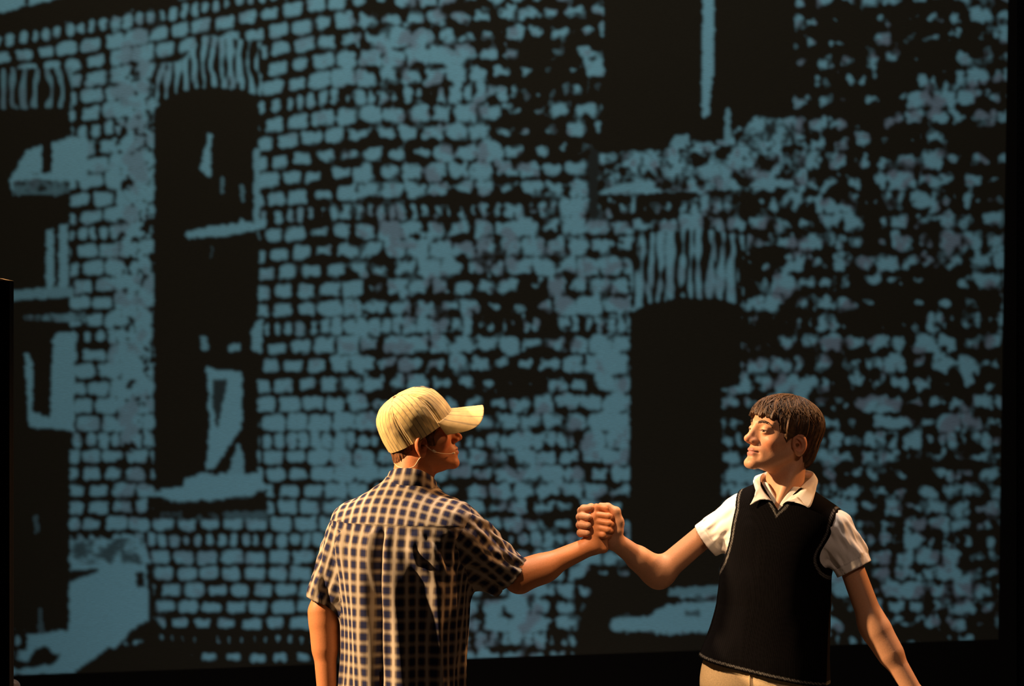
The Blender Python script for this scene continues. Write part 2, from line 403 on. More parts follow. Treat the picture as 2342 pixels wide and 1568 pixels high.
    stripes([(-160, 160), (165, 155), (165, 250), (-160, 250)], 26, 95, -0.35, 0.7)
    stripes([(1442, 705), (1440, 600), (1462, 535), (1600, 522), (1712, 540), (1710, 640), (1700, 700), (1640, 682), (1560, 680), (1500, 690)], 23.5, 99, 0.05)
    put([(1692, 570), (1703, 570), (1700, 695), (1688, 695)], 0.03)
    # window at the far left
    put([(-160, 250), (160, 246), (164, 310), (118, 325), (62, 342), (24, 420), (30, 446), (160, 448), (160, 990), (158, 1440), (-160, 1440)], 0.03)
    put([(60, 345), (95, 330), (96, 395), (38, 398), (22, 432), (22, 410), (40, 380)], 1)
    put([(118, 326), (165, 312), (200, 318), (200, 402), (118, 402)], 1); put([(22, 412), (38, 396), (200, 402), (190, 412), (60, 420), (24, 432)], 1)
    put([(96, 322), (117, 318), (117, 396), (96, 396)], 0.0)
    mottle([(30, 415), (80, 408), (160, 415), (160, 444), (30, 446)], 0.05, 0.5, 16, 103, 0.6)
    put([(105, 527), (123, 524), (124, 658), (106, 658)], 0.95); put([(136, 516), (155, 512), (156, 658), (134, 658)], 0.95)
    put([(-160, 668), (28, 664), (168, 655), (168, 678), (28, 686), (-160, 690)], 0.8); mottle([(50, 722), (195, 712), (200, 738), (60, 732)], 0.2, 0.75, 22, 107, 0.6)
    put([(120, 775), (128, 764), (172, 758), (170, 990), (150, 982), (66, 977), (56, 810), (66, 805), (76, 850), (73, 940), (114, 957), (118, 850)], 1)
    put([(-160, 690), (160, 684), (160, 712), (50, 716), (-160, 730)], 0.03)
    put([(75, 1180), (86, 1178), (90, 1215), (80, 1220)], 0.35, .3); put([(88, 1390), (98, 1390), (100, 1450), (88, 1450)], 0.3, .3)
    # tall window with broken sashes
    put([(352, 1115), (352, 250), (378, 224), (430, 205), (500, 198), (555, 205), (594, 222), (594, 345), (582, 350), (582, 512), (594, 545), (592, 700), (580, 760), (580, 800), (600, 812), (590, 850), (590, 1080), (555, 1084), (470, 1080), (420, 1095), (415, 1115)], 0.03)
    put([(474, 305), (484, 305), (481, 406), (456, 386), (470, 340)], 1); put([(504, 404), (513, 404), (513, 440), (506, 442)], 0.5); put([(548, 420), (558, 420), (560, 462), (550, 462)], 0.55)
    put([(581, 345), (594, 340), (594, 515), (581, 515)], 0.9); put([(424, 532), (480, 516), (545, 512), (550, 500), (558, 498), (560, 510), (608, 504), (608, 522), (540, 536), (430, 546)], 1)
    put([(460, 770), (472, 768), (478, 802), (460, 804)], 0.8); put([(520, 788), (550, 783), (550, 803), (522, 804)], 0.9); put([(480, 560), (488, 560), (488, 590), (480, 590)], 0.2)
    put([(585, 735), (602, 730), (600, 780), (596, 800), (576, 800), (576, 755)], 0.95)
    put([(470, 836), (500, 846), (553, 850), (553, 978), (530, 1010), (488, 1072), (472, 1072), (478, 1000), (478, 900)], 1)
    put([(487, 868), (520, 866), (510, 930), (497, 982), (486, 930)], 0.12)
    put([(545, 1012), (558, 1040), (556, 1086), (520, 1086)], 0.9)
    put([(425, 1092), (510, 1084), (600, 1084), (604, 1108), (578, 1132), (480, 1142), (412, 1146), (340, 1130), (420, 1112)], 1)
    mottle([(335, 1135), (420, 1148), (578, 1136), (612, 1116), (614, 1188), (335, 1188)], 0.02, 0.35, 60, 111, 0.5)
    put([(360, 1148), (420, 1150), (480, 1146), (578, 1138), (588, 1120), (612, 1120), (612, 1168), (360, 1172)], 0.04)
    # upper window at the right
    put([(1382, -140), (1816, -140), (1816, 265), (1790, 282), (1690, 292), (1662, 322), (1560, 312), (1530, 342), (1368, 348), (1380, 200)], 0.02)
    put([(1608, -140), (1635, -140), (1632, 150), (1621, 262), (1606, 272), (1605, 180)], 1); put([(1658, 250), (1670, 245), (1672, 322), (1656, 322)], 0.85)
    mottle([(1690, 325), (1712, 280), (1735, 262), (1790, 275), (1820, 262), (1820, 330), (1690, 335)], 0.1, 1.0, 24, 113)
    put([(1530, 335), (1545, 310), (1575, 308), (1578, 332)], 0.9)
    mottle([(1370, 352), (1530, 340), (1700, 328), (1842, 318), (1846, 425), (1700, 432), (1480, 442), (1368, 446)], 0.0, 1.1, 30, 117, 0.8)
    put([(1372, 438), (1400, 425), (1470, 415), (1470, 432), (1374, 446)], 0.95); put([(1710, 428), (1740, 405), (1816, 412), (1816, 428)], 1)
    put([(1346, 340), (1372, 340), (1368, 500), (1345, 500)], 0.08)
    # lower window at the right
    put([(1440, 712), (1500, 690), (1560, 680), (1640, 682), (1697, 697), (1697, 850), (1692, 880), (1652, 890), (1650, 1340), (1600, 1344), (1530, 1346), (1530, 1400), (1440, 1405)], 0.02)
    put([(1530, 1345), (1660, 1338), (1660, 1360), (1530, 1362)], 0.7); put([(1525, 1382), (1660, 1374), (1660, 1442), (1560, 1446), (1400, 1442), (1400, 1412), (1480, 1408)], 0.95)
    put([(1565, 1398), (1600, 1394), (1600, 1408), (1566, 1408)], 0.3)
    put([(1330, 1400), (1356, 1340), (1442, 1340), (1442, 1404), (1400, 1408), (1396, 1446), (1330, 1500), (1310, 1500)], 0.04)
    put([(1380, 1450), (1660, 1450), (1660, 1560), (1310, 1560), (1320, 1500)], 0.03)
    # outer edge of the printed picture
    edge = np.minimum((2306 - 0.0155 * Y) - X, (1546 - 0.037 * X) - Y)
    L *= sstep(-2.5, 2.5, edge)
    inside = edge > 0
    for _ in range(3):                                        # cloth softens the print a little
        L = (L + np.roll(L, 1, 0) + np.roll(L, -1, 0) + np.roll(L, 1, 1) + np.roll(L, -1, 1)) / 5
        grey = (grey + np.roll(grey, 1, 0) + np.roll(grey, -1, 0) + np.roll(grey, 1, 1) + np.roll(grey, -1, 1)) / 5
    ink = np.array([0.038, 0.029, 0.019]); blue = np.array([0.345, 0.70, 0.84]); gr = np.array([0.30, 0.36, 0.45]); blk = np.array([0.008, 0.006, 0.005])
    C = ink + (blue + (gr - blue) * grey[..., None] - ink) * np.clip((L - 0.05) / 0.95, 0, 1)[..., None]
    C = blk + (C - blk) * sstep(-2, 3, edge)[..., None]
    k = (CAM_D + BY) / FPX
    V = np.stack([(X - 1171) * k, np.full(X.shape, BY), CAM_Z - (Y - 784) * k], -1).reshape(-1, 3)
    V[:, 1] += (0.004 * np.sin(X / 140.0) + 0.004 * noise(X / 300, Y / 400, seed=5)).ravel()   # faint hang of the cloth
    ny, nx = X.shape
    ii = np.arange(ny * nx).reshape(ny, nx)
    F = np.stack([ii[:-1, :-1], ii[1:, :-1], ii[1:, 1:], ii[:-1, 1:]], -1).reshape(-1, 4)
    fxc, fyc = (X[:-1, :-1] + STEP / 2).ravel(), (Y[:-1, :-1] + STEP / 2).ravel()
    part = np.zeros(len(F), int); part[~inside[:-1, :-1].ravel()] = 5
    for i, (x0, y0, x1, y1) in enumerate([(-400, 248, 168, 1440), (350, 198, 608, 1146), (1368, -400, 1822, 346), (1438, 680, 1698, 1446)]):
        part[(fxc > x0) & (fxc < x1) & (fyc > y0) & (fyc < y1) & (part == 0)] = i + 1
    T = {'tint': C.reshape(-1, 3)}
    root = empty('backdrop', (0, BY, 0), 'large hanging cloth backdrop printed with a blue and black derelict brick wall', 'backdrop')
    names = ['brick_wall_print', 'window_print', 'window_print', 'window_print', 'window_print', 'black_border']
    labs = ['blue and black brick wall picture', 'dark window cut by the left edge of the picture', 'tall arched window with broken sashes', 'dark upper window with a thin blue slit', 'dark arched doorway-like window behind the clasped hands', 'plain black cloth border']
    for i in range(6):
        v_, f_, a_ = submesh(V, F, part == i, T)
        prop(mesh_np(names[i], v_, f_, M_PRINT, root, (0, BY, 0), a_), labs[i])
    # lower part of the black border reaching the floor, and the batten above
    zb = float(V[:, 2].min())
    box('black_border', (float(V[:, 0].min()), BY - 0.006, 0.005), (float(V[:, 0].max()), BY + 0.006, zb), M_VELVET, root, (0, BY, 0), 0)
    zt = float(V[:, 2].max())
    box('batten', (float(V[:, 0].min()) - 0.1, BY - 0.03, zt), (float(V[:, 0].max()) + 0.1, BY + 0.03, zt + 0.06), M_BLACK, root, (0, BY, 0), 0.01)
build_backdrop()

# black drape at the right, black flat and post at the left
def drape():
    x0 = float(P(2318, 0, 2.8)[0]); u = np.linspace(0, 1.4, 141); z = np.linspace(0.01, 4.6, 40)
    U, Z = np.meshgrid(u, z); yy = 2.72 + 0.05 * np.sin(U * 28) + 0.015 * np.sin(U * 61 + Z)
    V = np.stack([x0 + U, yy, Z], -1).reshape(-1, 3); n, m_ = U.shape
    i = np.arange(n * m_).reshape(n, m_); F = np.stack([i[:-1, :-1], i[:-1, 1:], i[1:, 1:], i[1:, :-1]], -1).reshape(-1, 4)
    root = empty('stage_curtain', (x0, 2.72, 0), 'black pleated stage curtain hanging beside the right edge of the backdrop', 'curtain')
    mesh_np('drape', V, F, M_VELVET, root, (x0, 2.72, 0))
    box('curtain_rail', (x0 - 0.05, 2.68, 4.6), (x0 + 1.45, 2.76, 4.66), M_BLACK, root, (x0, 2.72, 0), 0.005)
drape()
fy = -1.0
xr = float(P(22, 0, fy)[0]); zt = Zof(641, fy); x_l = xr - 0.7
root = empty('scenery_flat', (xr - 0.35, fy, 0), 'tall black scenery flat at the left edge with a pale wooden cap', 'flat')
o_ = (xr - 0.35, fy, 0)
box('panel', (x_l, fy, 0.0), (xr, fy + 0.04, zt), M_BLACK, root, o_)
box('frame_stile', (xr - 0.07, fy + 0.04, 0.0), (xr, fy + 0.07, zt), M_BLACK, root, o_)
box('frame_stile', (x_l, fy + 0.04, 0.0), (x_l + 0.07, fy + 0.07, zt), M_BLACK, root, o_)
box('frame_rail', (x_l + 0.07, fy + 0.04, zt - 0.07), (xr - 0.07, fy + 0.07, zt), M_BLACK, root, o_)
cv = np.array([(x_l, fy - .004, zt), (xr, fy - .004, zt), (xr, fy + .07, zt), (x_l, fy + .07, zt),
               (x_l, fy - .004, zt + .03), (xr - .008, fy - .004, zt + .0012), (xr - .008, fy + .07, zt + .0012), (x_l, fy + .07, zt + .03),
               (xr - .028, fy - .004, zt + .006), (xr - .028, fy + .07, zt + .006), (xr - .028, fy - .004, zt), (xr - .028, fy + .07, zt)])
mesh_np('wooden_cap', cv, [np.array([(0, 10, 8, 4), (10, 1, 5, 8), (4, 8, 9, 7), (8, 5, 6, 9), (3, 7, 9, 11), (11, 9, 6, 2), (1, 2, 6, 5), (0, 4, 7, 3), (0, 3, 11, 10), (10, 11, 2, 1)])], M_WOOD, root, o_, smooth=False)

def lathe(name, prof, c, mat, parent, off, n=32):
    prof = np.array(prof); a = np.linspace(0, 2 * np.pi, n, endpoint=False)
    V = np.stack([c[0] + prof[:, :1] * np.cos(a), c[1] + prof[:, :1] * np.sin(a), c[2] + np.repeat(prof[:, 1:], n, 1)], -1).reshape(-1, 3)
    i = np.arange(len(prof) * n).reshape(len(prof), n); j = np.roll(i, -1, 1)
    F = np.stack([i[:-1], j[:-1], j[1:], i[1:]], -1).reshape(-1, 4)
    return mesh_np(name, V, F, mat, parent, off)
ky = 1.25
kc = P(29, 1570, ky); kr = 0.026
proot = empty('post', (kc[0], ky, 0), 'short turned post with a shiny rounded tan knob at the lower left corner', 'post')
t_ = np.linspace(-1.2, np.pi / 2, 16)
lathe('knob', [(0.0001 + kr * math.cos(a), kr * math.sin(a)) for a in t_], kc, M_KNOB, proot, (kc[0], ky, 0))
zk = kc[2] - kr * 0.93
lathe('shaft', [(0.06, 0.0), (0.06, 0.03), (0.03, 0.06), (0.022, 0.2), (0.028, 0.45), (0.018, zk - 0.05), (0.022, zk - 0.03), (0.012, zk)], (kc[0], ky, 0), M_BLACK, proot, (kc[0], ky, 0))

# ------------------------------------------------------------------ people
def rotz(a): c, s = math.cos(a), math.sin(a); return np.array([[c, -s, 0], [s, c, 0], [0, 0, 1]])
def frame(fwd_xy, pitch=0.0, roll=0.0):
    """columns: lateral (subject's left), forward, up ; pitch > 0 looks up ; roll > 0 leans to the subject's left"""
    f = np.array([fwd_xy[0], fwd_xy[1], 0.0]); f /= np.linalg.norm(f)
    l = np.array([-f[1], f[0], 0.0]); u = np.array([0, 0, 1.0])
    f2 = f * math.cos(pitch) + u * math.sin(pitch); u2 = -f * math.sin(pitch) + u * math.cos(pitch)
    l3 = l * math.cos(roll) - u2 * math.sin(roll); u3 = l * math.sin(roll) + u2 * math.cos(roll)
    return np.stack([l3, f2, u3], 1)

def ear_sdf(q):
    R = np.array(Matrix.Rotation(math.radians(-16), 3, 'X')) @ np.array(Matrix.Rotation(math.radians(24), 3, 'Z'))
    e = (q - np.array([0.0755, -0.014, -0.028])) @ R
    d = ell(e, (0.001, 0, 0.003), (0.0120, 0.0190, 0.0268))
    d = smin(d, ell(e, (0.001, 0.004, -0.021), (0.006, 0.009, 0.010)), 0.01)
    d = smax(d, -ell(e, (0.0150, 0.0020, 0.004), (0.0155, 0.0145, 0.0210)), 0.002)
    d = smin(d, chain(e, [(0.004, 0.004, 0.017), (0.004, -0.006, 0.008), (0.004, -0.008, -0.006), (0.003, -0.002, -0.016)], [.002, .003, .0034, .003]), 0.004)   # antihelix
    d = smin(d, sph(e, (0.003, 0.013, -0.004), 0.0052), 0.004)
    return smax(d, -rcone(e, (0.006, 0.005, -0.002), (-0.01, 0.006, -0.002), 0.0055, 0.003), 0.003)
def head_sdf(p, chin=0.0, cran=.088, crease=True):
    q = p.copy(); q[:, 0] = np.abs(q[:, 0])
    d = ell(q, (0, -.012, .03), (.073, .098, cran))
    d = smin(d, ell(q, (0, .026, -.035), (.055, .060, .085)), .03)
    d = smin(d, rcone(q, (.045, -.004, -.058), (.012, .072 + chin, -.102), .017, .014), .028)
    d = smin(d, ell(q, (0, .079 + chin, -.104), (.019, .015, .014)), .016)
    d = smin(d, ell(q, (.045, .050, -.031), (.018, .022, .016)), .022)
    d = smin(d, rcone(q, (.010, .083, .017), (.046, .066, .016), .0085, .008), .012)
    d = smin(d, ell(q, (0, .070, -.068), (.029, .025, .024)), .016)
    d = smax(d, -ell(q, (.034, .102, -.004), (.020, .018, .014)), .012)
    d = smin(d, sph(q, (0, .0795, .016), .0125), .012)
    d = smin(d, rcone(q, (0, .0865, .010), (0, .1075, -.030), .0072, .0082), .010)       # nose
    d = smin(d, rcone(q, (0, .078, .008), (0, .088, -.032), .0095, .0150), .010)
    d = smin(d, sph(q, (0, .1105, -.0345), .0096), .008)
    d = smin(d, ell(q, (.0112, .0965, -.0395), (.0070, .0110, .0072)), .008)
    d = smax(d, -ell(q, (.0062, .1035, -.0480), (.0036, .0060, .0050)), .003)
    d = smin(d, sph(q, (.032, .0735, -.003), .0142), .005)                              # lids
    d = smax(d, -ell(q, (.032, .089, -.0062), (.0132, .012, .0030)), .0012)
    d = smin(d, chain(q, [(0, .0945, -.0640), (.009, .0920, -.0640), (.021, .0815, -.0680)], [.0042, .0045, .002], .004), .006)
    d = smin(d, chain(q, [(0, .0925, -.0755), (.009, .0900, -.0750), (.020, .0805, -.0700)], [.0056, .0052, .002], .004), .006)
    d = smax(d, -chain(q, [(0, .0990, -.0693), (.011, .0950, -.0694), (.024, .0825, -.0688)], [.0015, .0014, .0009], .002), .003)
    if crease: d = smax(d, -ell(q, (.0275, .089, -.077), (.004, .006, .008)), .012)                 # soft crease beside the mouth
    return smin(d, ear_sdf((q - np.array([.0755, -.014, -.03])) / 1.12 + np.array([.0755, -.014, -.03])) * 1.12, .006)
def skin_tint(pl, base):
    """colours for the head, from head-local coordinates"""
    q = pl.copy(); q[:, 0] = np.abs(q[:, 0]); n = len(q)
    c = np.tile(np.array(base), (n, 1)); c *= 1 + 0.05 * noise(pl[:, 0] * 60, pl[:, 1] * 60, pl[:, 2] * 60, 3)[:, None]
    red = np.array([1.02, 0.78, 0.72])
    ch = np.exp(-(np.linalg.norm((q - np.array([.045, .065, -.04])) / .024, axis=1)) ** 2) + np.exp(-(np.linalg.norm((q - np.array([0, .112, -.036])) / .014, axis=1)) ** 2)
    ch += 0.8 * sstep(.068, .078, q[:, 0]) * sstep(-.06, -.05, q[:, 2]) * sstep(.03, .02, q[:, 2])
    c *= 1 + (red - 1) * np.clip(ch, 0, 1)[:, None]
    lip = np.minimum(chain(q, [(0, .0965, -.0642), (.009, .0945, -.0643), (.0205, .0835, -.0682)], [.0050, .0048, .002]),
                     chain(q, [(0, .0945, -.0752), (.009, .0920, -.0748), (.0195, .0825, -.0700)], [.0060, .0054, .002]))
    m = sstep(.0018, -.0012, lip)[:, None]; c = c * (1 - m) + np.array([0.50, 0.20, 0.16]) * m
    lash = np.abs(np.linalg.norm((q - np.array([.032, .0865, -.0060])) / np.array([.0138, .010, .0040]), axis=1) - 1.0)
    m = (sstep(.40, .12, lash) * sstep(-.0068, -.0055, q[:, 2]) * (q[:, 1] > .066))[:, None]; c = c * (1 - 0.9 * m)
    return np.clip(c, 0, 1)

def fingers(p, chains, rs):
    d = None
    for ch in chains:
        e = chain(p, ch, rs[:len(ch)], .004); d = e if d is None else smin(d, e, .0045)
    return d
def relaxed_hand(wrist, direction, back, side):
    """a loosely curled hand hanging from the wrist: list of finger chains and palm cones"""
    z = np.asarray(direction, float); z /= np.linalg.norm(z); b = np.asarray(back, float); b -= z * (b @ z); b /= np.linalg.norm(b)
    s = np.cross(z, b) * side; w_ = np.asarray(wrist)
    L = lambda a, c, d: w_ + s * a + z * c + b * d
    ch = []
    for i, (x, ln) in enumerate([(.030, .95), (.010, 1.05), (-.011, 1.0), (-.030, .8)]):
        ch.append([L(x, .088, .002), L(x * 1.05, .088 + .042 * ln, -.004), L(x * 1.02, .088 + .066 * ln, -.022), L(x, .088 + .078 * ln, -.042)])
    th = [L(.020, .025, -.008), L(.047, .058, -.018), L(.054, .088, -.028), L(.050, .110, -.036)]
    palm = [(L(.008 * k, .0, 0), L(.0215 * k, .085, 0), .020, .0125) for k in (-1.4, -.5, .5, 1.4)]
    return ch, th, palm

def torso_coords(p, axis, yaw_f):
    """axis: list of (z, cx, cy); returns lateral (subject's left), forward, z"""
    zs = np.array([a[0] for a in axis]); o = np.argsort(zs)
    cx = np.interp(p[:, 2], zs[o], np.array([a[1] for a in axis])[o]); cy = np.interp(p[:, 2], zs[o], np.array([a[2] for a in axis])[o])
    f = np.array(yaw_f) / np.linalg.norm(yaw_f); dx = p[:, 0] - cx; dy = p[:, 1] - cy
    return dx * -f[1] + dy * f[0], dx * f[0] + dy * f[1]
def smooth_interp(z, zs, vals):
    o = np.argsort(zs); zs = np.array(zs)[o]; vals = np.array(vals)[o]
    t = np.linspace(zs[0], zs[-1], 200); v = np.interp(t, zs, vals); ker = np.hanning(17); ker /= ker.sum()
    v = np.convolve(np.pad(v, 8, mode='edge'), ker, 'valid'); return np.interp(z, t, v)

# ================================================================== person with cap (seen from behind)
def person_cap():
    base = np.array([float(P(915, 0)[0]), 0.02, 0.0])
    root = empty('person', base, 'person in a pinstriped cap and plaid short-sleeved shirt, seen from behind, reaching right', 'person')
    YF = np.array([0.38, 0.92])
    f3 = np.array([YF[0], YF[1], 0]); l3 = np.array([-YF[1], YF[0], 0])
    HC = P(966, 993, 0.02); HF = frame((math.cos(math.radians(3)), math.sin(math.radians(3))), math.radians(14), 0.0)
    SC = np.array([1.0, .93, 1.0]); HS = HF * SC
    to_head = lambda p: ((p - HC) @ HF) / SC
    shR = P(1040, 1192, -.06); elR = P(1188, 1321, .035); wrR = P(1350, 1248, .052)
    shL = P(795, 1195, .065); elL = P(740, 1400, .075); wrL = P(748, 1600, .045)
    neckb = P(940, 1135, .0); neckt = P(950, 1055, .012)
    # right hand clasping
    A = lambda x, y, d: P(x, y, d)
    fR = [[A(1362, 1176, .042), A(1391, 1180, .030), A(1404, 1184, .062), A(1394, 1188, .088)],
          [A(1364, 1191, .040), A(1392, 1196, .026), A(1404, 1199, .058), A(1394, 1202, .088)],
          [A(1364, 1205, .040), A(1390, 1211, .026), A(1402, 1213, .058), A(1392, 1214, .086)],
          [A(1362, 1217, .042), A(1380, 1223, .030), A(1392, 1225, .056), A(1386, 1226, .08)]]
    tR = [A(1352, 1218, .05), A(1356, 1184, .040), A(1364, 1160, .048), A(1384, 1163, .050), A(1391, 1174, .052)]
    pR = [(A(1350, 1244, .052), A(1360, 1180, .045), .024, .013), (A(1356, 1246, .052), A(1362, 1196, .045), .022, .014), (A(1364, 1250, .052), A(1366, 1212, .046), .020, .015), (A(1380, 1253, .054), A(1378, 1222, .052), .015, .014)]
    chL, thL, plL = relaxed_hand(wrL, wrL - elL, -l3 * -1 + f3 * .2, -1)
    RS = [.0102, .0098, .0092, .0080]
    hipz = 0.86
    def body(p):
        d = np.full(len(p), 1.0)
        d = np.minimum(d, ell(p, base + (0, 0, 1.18), (.13, .085, .30)))
        d = smin(d, rcone(p, shR + l3 * .05 - np.array([0, 0, .0]), shL - l3 * .05, .055, .055), .06)
        d = smin(d, ell(p, base + (0, 0, .90), (.135, .09, .13)), .08)
        d = boxed(p, d, [shR, elR, wrR], .09, lambda q: smin(smin(rcone(q, shR, elR, .040, .040), rcone(q, elR, wrR, .041, .0275), .03), ell(q, elR * .72 + wrR * .28 + (0, 0, -.002), (.055, .038, .040)), .03), .03)
        d = boxed(p, d, [shL, elL, wrL], .09, lambda q: smin(smin(rcone(q, shL, elL, .048, .039), rcone(q, elL, wrL, .040, .027), .03), rcone(q, elL * .85 + wrL * .15, elL * .6 + wrL * .4, .040, .036), .02), .03)
        d = boxed(p, d, [neckb, neckt], .12, lambda q: rcone(q, neckb, neckt, .064, .059), .03)
        d = boxed(p, d, [HC], .20, lambda q: head_sdf(to_head(q), -.002, .088, False), .018)
        d = boxed(p, d, [c for f in fR for c in f] + tR + [wrR], .04,
                  lambda q: smin(smin(fingers(q, fR, RS), chain(q, tR, [.013, .0115, .0105, .0098, .009], .006), .003),
                                 chain_palm(q, pR), .006), .012)
        d = boxed(p, d, [c for f in chL for c in f] + thL + [wrL], .04,
                  lambda q: smin(smin(fingers(q, chL, RS), chain(q, thL, [.016, .013, .0105, .0095], .006), .004), chain_palm(q, plL), .008), .015)
        for s in (-1, 1):
            hp = base + l3 * (.085 * s) + (0, 0, hipz); kn = base + l3 * (.095 * s) + f3 * .02 + (0, 0, .48); an = base + l3 * (.10 * s) + (0, 0, .07)
            d = boxed(p, d, [hp, kn, an, an + f3 * .16], .11, lambda q: smin(smin(rcone(q, hp, kn, .075, .052), rcone(q, kn, an, .050, .034), .03), rcone(q, an - (0, 0, .025), an + f3 * .16 - (0, 0, .045), .032, .020), .03), .04)
        return d
    V, F = polygonise(body, (P(690, 0)[0], -.19, 0.005), (P(1425, 0)[0], .27, Zof(868)), .0024, zfine=Zof(1580), hcoarse=.012)
    pl = to_head(V); c = skin_tint(pl, (.60, .225, .09))
    far = sstep(.16, .19, np.linalg.norm(pl, axis=1))[:, None]; c = c * (1 - far) + np.array([.60, .225, .088]) * far
    mesh_np('body', V, F, M_SKIN, root, base, {'tint': c})
    # eyes
    for s in (-1, 1): eye(HC, HS, s, root, base, (0.2, 0.4))
    # short hair below the cap
    cranc = np.array([0, -.014, .026]); capC = P(963, 987, .02); capF = frame((math.cos(math.radians(9)), math.sin(math.radians(9))), math.radians(33), math.radians(-7))
    def hair(p):
        q = to_head(p)
        a = np.arctan2(q[:, 0], q[:, 1] + .02)
        d = ell(q, cranc, (.077, .101, .092)); d = smin(d, ell(q, (0, -.070, -.050), (.054, .040, .050)), .03)
        d -= .0016 * noise(a * 20, q[:, 2] * 50, seed=5) + .0012 * noise(a * 60, q[:, 2] * 120, seed=6)
        line = -.036 + .085 * sstep(-.045, .01, q[:, 1]) - .066 * sstep(-.016, -.050, q[:, 1]) + .003 * noise(a * 26, a * 0, seed=8)
        d = smax(d, line - q[:, 2], .006)
        d = smax(d, -(np.hypot(q[:, 1] + .012, q[:, 2] + .028) - .031), .006)
        # narrow sideburn in front of the ear
        sb = np.maximum(np.abs(q[:, 1] - .020 - .5 * np.maximum(q[:, 2] + .012, 0)) - .011 - .35 * np.maximum(q[:, 2] + .012, 0), np.maximum(-.038 + .003 * noise(q[:, 1] * 300, q[:, 2] * 0, seed=3) - q[:, 2], q[:, 2] - .05))
        d2 = np.maximum(ell(q, (0, -.004, .0), (.0772, .108, .115)) - .0015 * noise(q[:, 1] * 150, q[:, 2] * 90, seed=4), sb * .8)
        d = np.minimum(d, d2)
        return np.maximum(d, ((p - capC) @ capF)[:, 2] - .014)
    V, F = polygonise(hair, HC - .16, HC + .16, .0026)
    q = to_head(V); a = np.arctan2(q[:, 0], q[:, 1] + .02)
    t = (0.5 + 0.5 * noise(a * 30, q[:, 2] * 60, seed=15))[:, None]
    mesh_np('hair', V, F, M_HAIR, root, base, {'tint': np.array([.085, .032, .014]) * (1 - t) + np.array([.24, .095, .035]) * t})
    cap(root, base)
    # ---------------- plaid shirt
    pys = [1720, 1560, 1450, 1350, 1250, 1205, 1175, 1150, 1128, 1108, 1092]
    W = [.186, .192, .196, .200, .200, .194, .180, .150, .112, .078, .060]; Dp = [.128, .130, .132, .134, .132, .126, .116, .104, .09, .076, .06]
    zs = [Zof(y) for y in pys]; ztop = zs[-1]
    axis = [(Zof(1720), P(917, 0)[0], .01), (Zof(1400), P(919, 0)[0], .01), (Zof(1250), P(918, 0)[0], .0), (Zof(1150), P(926, 0)[0], 0.0), (Zof(1092), P(938, 0)[0], .0)]
    zy0 = Zof(1196)
    def tc(p):
        l, f = torso_coords(p, axis, YF); zz = p[:, 2] + l * .06 * -1 * -1 * sstep(Zof(1350), Zof(1180), p[:, 2]) * -1
        return l, f, zz
    hemR = P(1164, 1317, .028); hemL = P(741, 1376, .075); s0R = P(1030, 1196, -.055); s0L = P(806, 1196, .062)
    def slv(p, a, b):
        ba = b - a; ln = np.linalg.norm(ba); t = (p - a) @ ba / ln; x = p - a - t[:, None] * (ba / ln)
        e1 = np.cross(ba / ln, np.array([0, 1.0, 0])); e1 /= np.linalg.norm(e1); e2 = np.cross(ba / ln, e1)
        return t, np.arctan2(x @ e2, x @ e1), np.linalg.norm(x, axis=1), ln
    def sleeve(p, a, b, r0, r1, seed, amp):
        t, an, r, ln = slv(p, a, b); h = np.clip(t / ln, -.6, 1)
        tw = an + t * 7.0
        rr = r0 + (r1 - r0) * np.clip(h, 0, 1) + amp * (.5 + .5 * sstep(-.2, .5, h)) * (1.0 * noise(np.cos(tw) * 2.6 + 5, np.sin(tw) * 2.6 + 5, t * 9, seed) + .55 * noise(np.cos(an) * 5, np.sin(an) * 5, t * 16, seed + 1))
        d = np.maximum((np.hypot(r, np.minimum(t, 0) * 1.15) - rr) * .8, t - ln)
        cav = np.maximum(r - (rr - .006), (ln - .035) - t)
        return smax(d, -cav, .002)
    def torso(p):
        l, f, z = tc(p); w_ = smooth_interp(z, zs, W); dd = smooth_interp(z, zs, Dp)
        # cloth hangs in vertical folds below the yoke, with a box pleat at the centre back
        th = np.arctan2(-l / w_, -f / dd); u = th * .165
        dn = np.clip((zy0 - z) / .30, 0, 1); back = sstep(-.2, .3, np.cos(th))
        fold = .015 * dn * noise(u * 15 + 2 + .9 * z, z * 2.0, seed=31) + .009 * dn * noise(u * 30 + 3.5 * z, z * 3.0, seed=32) + .004 * noise(u * 55 + 4 * z, z * 7, seed=33) * sstep(.0, .05, zy0 - z)
        g = zy0 - z
        uc = u + .010 + .012 * g
        pleat = (.010 * np.exp(-((uc - .020) / .011) ** 2) - .014 * np.exp(-((uc - .004) / .008) ** 2) * (1 + .6 * dn) + .008 * np.exp(-((uc + .022) / .016) ** 2)) * sstep(.0, .03, g)
        pleat += -.024 * np.exp(-((u + .030 + .10 * (g - .16) * -1) / .017) ** 2) * sstep(.10, .22, g)          # deep fold left of the pleat
        pleat += .018 * np.exp(-((u - .020 - .05 * g) / .022) ** 2) * sstep(.04, .22, g)                          # ridge right of it
        pleat += -.020 * np.exp(-((u - .075 - .05 * g) / .028) ** 2) * sstep(.05, .2, g)                          # hollow under the shoulder blade
        sag = (u - .120) * .80 + g * -.60
        pull = .0055 * np.sin(sag * 120 + 2 * noise(u * 30, z * 20, seed=35)) * np.exp(-((u - .115) / .05) ** 2) * sstep(-.005, .03, g) * sstep(.24, .10, g)
        yoke = .003 * sstep(-.004, .004, z - (zy0 + .01 * np.sin(th)))
        n_ = 2.5; q = (np.abs(l / w_) ** n_ + np.abs(f / dd) ** n_) ** (1 / n_)
        d = (q - 1) * np.minimum(w_, dd) * .95 - (fold + (pleat + pull) * back + yoke) * .85
        return np.maximum(d, z - ztop)
